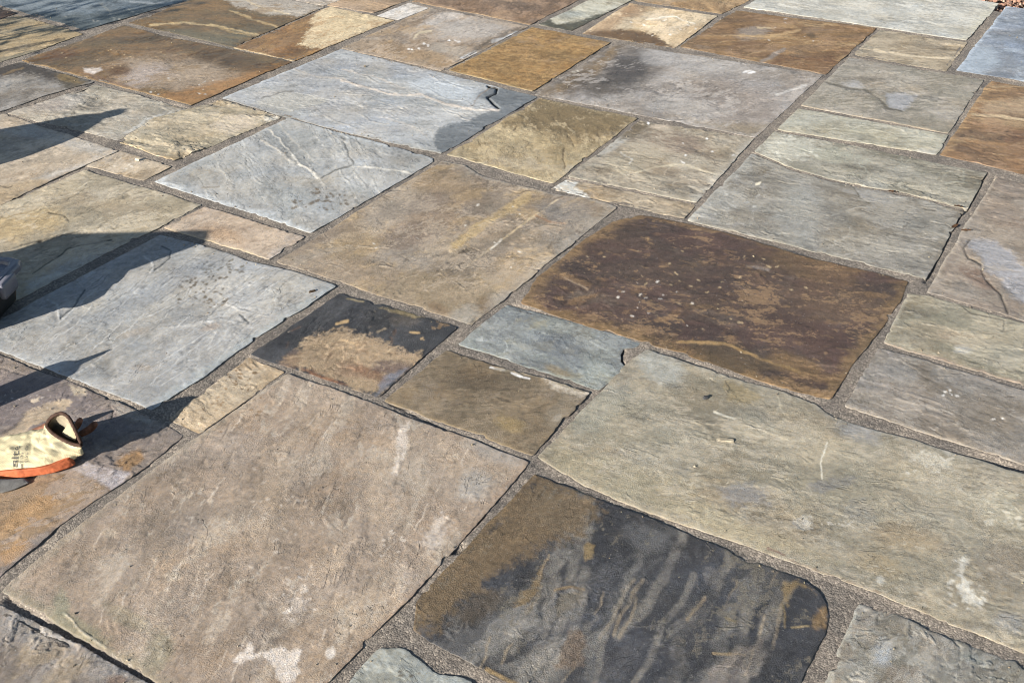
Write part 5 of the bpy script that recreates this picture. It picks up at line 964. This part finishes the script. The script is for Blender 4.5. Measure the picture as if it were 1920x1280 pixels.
inn = open_spline(np.array([(key[0] - ci[0]) * .96 + ci[0], (key[1] - ci[1]) * .86 + ci[1], (key[2] - ci[2]) * .8 + ci[2], (key[3] - ci[3]) * .5 + ci[3]]), 16)
gbuild("lining", skin(inn, False, True), lining)
gbuild("cuff_binding", tube(closed_spline([np.array(p) for p in rim], 72), 3.9 + .45 * np.sin(np.arange(72) * 2.2), 9, True), trim)
cr = [(70, 62, 50), (78, 66, 47), (90, 58, 34), (84, 50, 30), (72, 52, 38)]
crv = np.array([(56, 54, 50), (72, 60, 70), (92, 44, 54), (88, 36, 44), (66, 46, 46), (80, 52, 64), (78, 40, 46)], float)
gbuild("folded_lining", (crv, [(0, 1, 5), (1, 2, 5), (2, 3, 5), (3, 6, 5), (6, 4, 5), (4, 0, 5)]), simple_material("pale_lining", '968c72', .95, .1), smooth=False)
# orange palm: a thick pad that shows below the knitted back
pal = []
for k_, w0 in ((2, .9), (3, 1.0), (4, 1.0), (5, .8)):
    kk = np.array([r1, r2, r3, r4, r5][k_ - 1], float)
    a, b, c = kk[7], kk[6], kk[5]
    o_ = np.array([6, -7, 0]) * w0
    pal.append(closed_spline([a + (2, -2, 1), a + o_ * .7 + (0, 0, -1), b + o_ + (0, -1, -3), b * [1, 1, 0] + o_ * .8 + (0, 0, 3.4), c * [1, 1, 0] + (-4, 6, 3), c + (-8, 8, 4), a + (-10, 8, -3)], 26))
st_ = (pal[0] - pal[0].mean(0)) * .45 + pal[0].mean(0) + (6, 5, 2)
pr_ = open_spline(np.array([st_] + pal), 40)
for i in range(len(pr_)):
    pr_[i] += (.9 * fbm(np.full(26, i * .35), np.cos(np.arange(26) * 2 * np.pi / 26) * 2.2, 9, 3) * np.array([[.6], [-.8], [.4]])).T * 1.6
pr_[:, :, 2] = np.maximum(pr_[:, :, 2], .3)
gbuild("orange_palm", skin(pr_, True, True), orange)
for i, (a, b, c) in enumerate((((-150, 44, 16), (-200, 52, 18), (-232, 50, 14)), ((-140, 24, 15), (-205, 26, 18), (-245, 20, 13)), ((-128, 4, 14), (-195, -2, 17), (-235, -10, 13)), ((-112, -16, 13), (-170, -28, 15), (-205, -36, 12)))):
    pts = open_spline(np.array([a, b, c], float), 14); rad = np.full(14, 11.5); rad[-1], rad[-2], rad[-3] = 4, 8.5, 10.5
    pts[:, 2] = np.maximum(pts[:, 2], 12)
    gbuild("finger", tube(pts, rad, 14), orange)
# printed lettering follows the back of the hand
bv = BVHTree.FromPolygons([v.co.copy() for v in body.data.vertices], [list(p.vertices) for p in body.data.polygons])
ink = simple_material("grey_print", '66625a', .95, .1)
def printed(txt, size, px0, px1, zest):
    cu = bpy.data.curves.new("t", 'FONT'); cu.body = txt; cu.size = 1.0; cu.align_x = 'LEFT'; cu.resolution_u = 3; cu.offset = .012
    to = bpy.data.objects.new("t", cu); COL.objects.link(to)
    bpy.context.view_layer.update()
    mt = bpy.data.meshes.new_from_object(to.evaluated_get(bpy.context.evaluated_depsgraph_get()))
    bpy.data.objects.remove(to); bpy.data.curves.remove(cu)
    b = bmesh.new(); b.from_mesh(mt); bmesh.ops.triangulate(b, faces=b.faces); bmesh.ops.subdivide_edges(b, edges=[e for e in b.edges if e.calc_length() > .12], cuts=2); bmesh.ops.triangulate(b, faces=b.faces)
    q0 = ground_at(*px0) * (1 - zest / CAM_H); q1 = ground_at(*px1) * (1 - zest / CAM_H); d = q1 - q0
    wdt = max(v.co.x for v in b.verts); s = np.linalg.norm(d) / wdt; d = d / np.linalg.norm(d); n = np.array([-d[1], d[0]])
    bad = []
    for v in b.verts:
        p = q0 + d * v.co.x * s + n * v.co.y * size
        h = bv.ray_cast(Vector((p[0], p[1], .3)) - glove.location, Vector((0, 0, -1)))
        if h[0] is None: bad.append(v); continue
        v.co = h[0] + Vector((0, 0, .0012))
    bmesh.ops.delete(b, geom=bad, context='VERTS')
    b.to_mesh(mt); b.free(); mt.materials.append(ink); mt.name = "printed_lettering"
    o = new_obj("printed_lettering", mt, glove); return o
printed("site", .019, (30, 868), (40, 840), .038)
printed("e7 130", .008, (40, 866), (44, 849), .04)
printed("(15L CR)", .008, (49, 861), (56, 836), .041)

glove2 = empty("work_glove", tuple(gl((-40, 40, -2)))); tag(glove2, 'brown-fingered grey work glove crumpled underneath the cream one', 'glove')
brown = simple_material("brown_latex", '74503f', .85, .2, 90, .45, .9, 420, .002)
grey = simple_material("grey_knit", '6d6a66', .95, .1, 40, .45, .5, 300)
def finger2(pts, rad):
    pts = open_spline(np.array(pts, float), 16); rad = np.interp(np.linspace(0, 1, 16), np.linspace(0, 1, len(rad)), rad)
    gbuild("finger", tube(pts, rad, 16), brown, glove2)
finger2([(-36, 94, 13), (-14, 105, 16), (8, 113, 27), (23, 119, 40)], [11, 12.5, 12, 10, 4.5])
finger2([(70, 104, 8), (90, 108, 18), (102, 110, 29), (106, 111, 34)], [7, 8, 8, 6.5, 3])
finger2([(40, 106, 8), (62, 110, 24), (72, 112, 38), (75, 113, 44)], [6, 7, 7, 6, 3])
cuf = [[(-60, -46, 4), (-52, -58, 3), (-60, -82, 3), (-80, -92, 8), (-92, -84, 20), (-90, -62, 26), (-78, -46, 22)],
       [(-22, -50, 3), (-14, -58, 2), (-18, -70, 2), (-34, -78, 5), (-44, -72, 14), (-42, -58, 18), (-34, -48, 14)],
       [(8, -40, 2), (12, -44, 2), (10, -48, 2), (4, -50, 3), (-2, -48, 7), (-2, -42, 9), (2, -38, 7)]]
ck = open_spline(np.array([closed_spline(r, 28) for r in cuf]), 18)
gbuild("grey_cuff", skin(ck, False, True), grey, glove2)
ck2 = ck[:10].copy(); c_ = ck2.mean(1, keepdims=True); gbuild("cuff_lining", skin((ck2 - c_) * .9 + c_, False, True), simple_material("dark_lining", '3c3a3a', .95, .1), glove2)
gbuild("cuff_binding", tube(ck[0], 2.4, 8, True), simple_material("pale_binding", 'a39a8c', .9, .2), glove2)
gbuild("palm", skin(open_spline(np.array([closed_spline([(-120, 60, 3), (-120, 30, 2), (-120, 0, 3), (-122, 0, 10), (-122, 30, 14), (-122, 60, 10)], 20), closed_spline([(-30, 92, 3), (-20, 50, 2), (0, 20, 3), (-4, 20, 9), (-22, 50, 7), (-34, 94, 14)], 20)]), 10), True, True), brown, glove2)

# ------------------------------------------------------------------ small things lying on the stones
def chip(name, px, size, mat, label, cat, rz=0, seed=1, z=0.004, layers=1, group=None):
    r = random.Random(seed); c = ground_at(*px); V, Q = [], []
    sx, sy, sz = size
    outl = [(-1, -.8), (-.6, -1), (.3, -.95), (1, -.75), (1.02, .3), (.85, .9), (.1, 1), (-.7, .95), (-1.05, .3)]
    rings_ = []
    for k_ in range(layers + 1):
        f = 1 - .07 * k_ * r.uniform(.6, 1.4)
        rings_.append([(x * sx * f * r.uniform(.93, 1.05) + .0008 * k_, y * sy * (f - .10 * k_) * r.uniform(.93, 1.05), sz * k_ / max(1, layers) * r.uniform(.9, 1.1)) for x, y in outl])
        if 0 < k_ < layers: rings_.append([(x * .93, y * .86, zz) for x, y, zz in rings_[-1]])
    o = build(name, skin(np.array(rings_), True, True), mat, None, False)
    o.location = (float(c[0]), float(c[1]), z); o.rotation_euler = (0, 0, rz)
    return tag(o, label, cat, group)
chip("wood_chip", (1360, 826), (.0185, .0090, .0027), simple_material("bleached_wood", '8c8270', .85, .2, 140, .35), 'pale layered splinter-like chip lying on the big khaki flagstone', 'chip', RIGHT_AZ - math.radians(12), 3, .0012, 3)
chip("pebble", (1322, 747), (.0052, .0042, .006), simple_material("dark_stone", '2a2a2c', .6, .4), 'tiny black pebble on the big khaki flagstone', 'pebble', .4, 5, .0005, 2)
chip("stone_crumb", (258, 301), (.008, .005, .006), simple_material("pale_crumb", 'b7ab94', .9, .2), 'pale stone crumb on the small tan flagstone', 'stone', .2, 8, .001, 2)
chip("bark_scrap", (585, 548), (.009, .005, .004), simple_material("dark_bark", '3a2e22', .9, .2), 'dark curled scrap of bark on the corner of the big pale grey flagstone', 'scrap', 1.0, 9, .001, 2)
dl = simple_material("dead_leaf", '4a3320', .8, .3)
def leaf(px, s, rz, lab, seed):
    r = random.Random(seed); c = ground_at(*px); V = []; n_ = 7
    for i in range(n_):
        t = i / (n_ - 1); w_ = s * .35 * math.sin(math.pi * min(.97, .06 + t)) * r.uniform(.7, 1.2); x = (t - .5) * 2 * s
        V += [(x, -w_, .002 + r.uniform(0, .004)), (x, 0, .0005 + r.uniform(0, .002)), (x, w_, .002 + r.uniform(0, .004))]
    Q = []
    for i in range(n_ - 1):
        for j in (0, 1): a = i * 3 + j; Q.append((a, a + 1, a + 4, a + 3))
    V += [(v[0], v[1], v[2] + .0006) for v in V[:n_ * 3]]; k_ = n_ * 3
    Q += [tuple(q_ + k_ for q_ in f[::-1]) for f in Q]
    o = build("dead_leaf", (V, Q), dl); o.location = (float(c[0]), float(c[1]), .001); o.rotation_euler = (r.uniform(-.2, .2), 0, rz); tag(o, lab, 'leaf', 'scraps of dead leaf caught in the joints')
leaf((1674, 361), .013, .3, 'dead brown leaf scrap in the joint below the rough green flagstone', 1)
leaf((1797, 389), .012, .1, 'dead brown leaf scrap at the right end of the joint below the rough green flagstone', 2)
leaf((1790, 426), .016, 1.2, 'dead brown leaf scrap on the right corner of the grey-green flagstone', 3)
leaf((1811, 434), .014, .5, 'dead brown leaf scrap lying on the mortar left of the scarred flagstone', 4)

# loose sand and grit swept into the joints and over the stones
gp = np.concatenate(GRIT); go_v = np.array([(1, 0, 0), (0, 1, 0), (-1, 0, 0), (0, -1, 0), (0, 0, 1), (0, 0, -.6)], float)
go_f = np.array([(0, 1, 4), (1, 2, 4), (2, 3, 4), (3, 0, 4), (1, 0, 5), (2, 1, 5), (3, 2, 5), (0, 3, 5)])
gv, gf, gc = [], [], []
SAND = [lin(c) for c in ('82775f', '8f8370', '6d6252', '4f463c', '5f5648', '7a6a55')]
for i, p_ in enumerate(gp):
    sz_ = rg.gamma(2.2, .00042) + .0005; a = rg.uniform(0, 6.28); c_, s_ = math.cos(a), math.sin(a)
    q_ = go_v * sz_ * rg.uniform(.6, 1.3, 3) * rg.uniform(.8, 1.2, (6, 1)); q_ = q_ @ np.array([[c_, s_, 0], [-s_, c_, 0], [0, 0, 1]])
    gv.append(q_ + p_ + (0, 0, sz_ * .3)); gf.append(go_f + 6 * i); gc.append(np.tile(np.append(SAND[rg.randint(6)], 1), (6, 1)))
me = mesh_from_arrays("loose_grit", np.concatenate(gv), np.concatenate(gf), smooth=False)
set_attr(me, "pebble_colour", np.concatenate(gc), 'FLOAT_COLOR'); me.materials.append(GRAVEL_M)
tag(new_obj("loose_grit", me), label='fine loose grit scattered over the flagstones', kind='stuff')

# ------------------------------------------------------------------ unseen stand-ins, added and shaped to cast the shadows at the left edge
white = simple_material("white_plastic", 'b5b3ac', .45, .4, 20, .15)
bt = empty("shadow_bottle", (-2.123, .945, .003)); tag(bt, 'made-up unseen bottle added to cast the thin-tipped shadow left of the gloves', 'bottle')  # invented bottle, its spout shaped for the thin shadow tip
def lathe(name, prof, mat, par, n=28):
    th_ = np.linspace(0, 2 * np.pi, n, endpoint=False)
    return build(name, skin([np.stack([r * np.cos(th_), r * np.sin(th_), np.full(n, z)], 1) for r, z in prof], True, True), mat, par)
lathe("shadow_bottle_body", [(.036, 0), (.040, .004), (.040, .108), (.036, .118), (.022, .125), (.013, .128), (.013, .131)], white, bt)
lathe("spout", [(.011, .132), (.010, .138), (.0035, .160), (.0025, .161)], simple_material("red_plastic", '8a2a22', .4, .4), bt)
bk = empty("shadow_sack", (-3.48, 1.51, .003)); tag(bk, 'made-up unseen sack added to cast the rounded shadow beyond the tub', 'sack')  # invented sack, tapered to fit the shadow it casts
n_s = 40; th_s = np.linspace(0, 2 * np.pi, n_s, endpoint=False); sr = []
for r, z in ((.10, 0), (.135, .01), (.15, .06), (.15, .13), (.14, .20), (.115, .26), (.08, .30), (.045, .325), (.025, .335), (.028, .35), (.03, .36), (.015, .362)):
    k_ = 1 + .12 * np.sin(th_s * 3 + z * 9) + .07 * np.sin(th_s * 7 - z * 20)
    sr.append(np.stack([r * k_ * np.cos(th_s) + .02 * z, r * k_ * np.sin(th_s), np.full(n_s, z)], 1))
build("shadow_sack_body", skin(sr, True, True), simple_material("woven_plastic", 'a8a79c', .7, .3, 40, .15), bk)
build("tie", tube([(.023 * math.cos(a) + .006, .023 * math.sin(a), .336) for a in np.linspace(0, 6.28, 20, endpoint=False)], .004, 8, True), simple_material("blue_cord", '2f4a7a', .7, .2), bk)
# unseen shrub, kind assumed, added for the leafy shade in the far left corner
sh = empty("shade_shrub", (-4.95, 1.0, -.05)); tag(sh, 'unseen leafy shrub added beside the patio to cast leafy shade at the far left', 'shrub')
rb_ = random.Random(4); lv, lq = [], []; stems = []
for i in range(9):
    a = rb_.uniform(0, 6.28); ln = rb_.uniform(.7, 1.15); tip = Vector((math.cos(a) * .35, math.sin(a) * .35, ln))
    pts = [(0.03 * math.cos(a), .03 * math.sin(a), 0), (tip.x * .4 + rb_.uniform(-.05, .05), tip.y * .4, ln * .5), tuple(tip)]
    stems.append(pts); sp = open_spline(np.array(pts), 24)
    for k_ in range(6, 24):
        for _ in range(5):
            c = Vector(sp[k_]) + Vector([rb_.gauss(0, .06) for _ in range(3)]); d1 = Vector([rb_.gauss(0, 1) for _ in range(3)]).normalized(); d2 = d1.orthogonal().normalized(); s = rb_.uniform(.02, .04)
            n0 = len(lv); lv += [tuple(c - d1 * s), tuple(c + d2 * s * .4), tuple(c + d1 * s), tuple(c - d2 * s * .4)]; lq.append((n0, n0 + 1, n0 + 2, n0 + 3))
for pts in stems: build("stem", tube(open_spline(np.array(pts), 14), np.linspace(.012, .003, 14), 7), simple_material("bark", '5a4838', .9, .2), sh)
fo = build("foliage", (lv, lq), simple_material("leaf_green", '3f5a2c', .6, .3, 9, .4), sh); fo['kind'] = 'stuff'
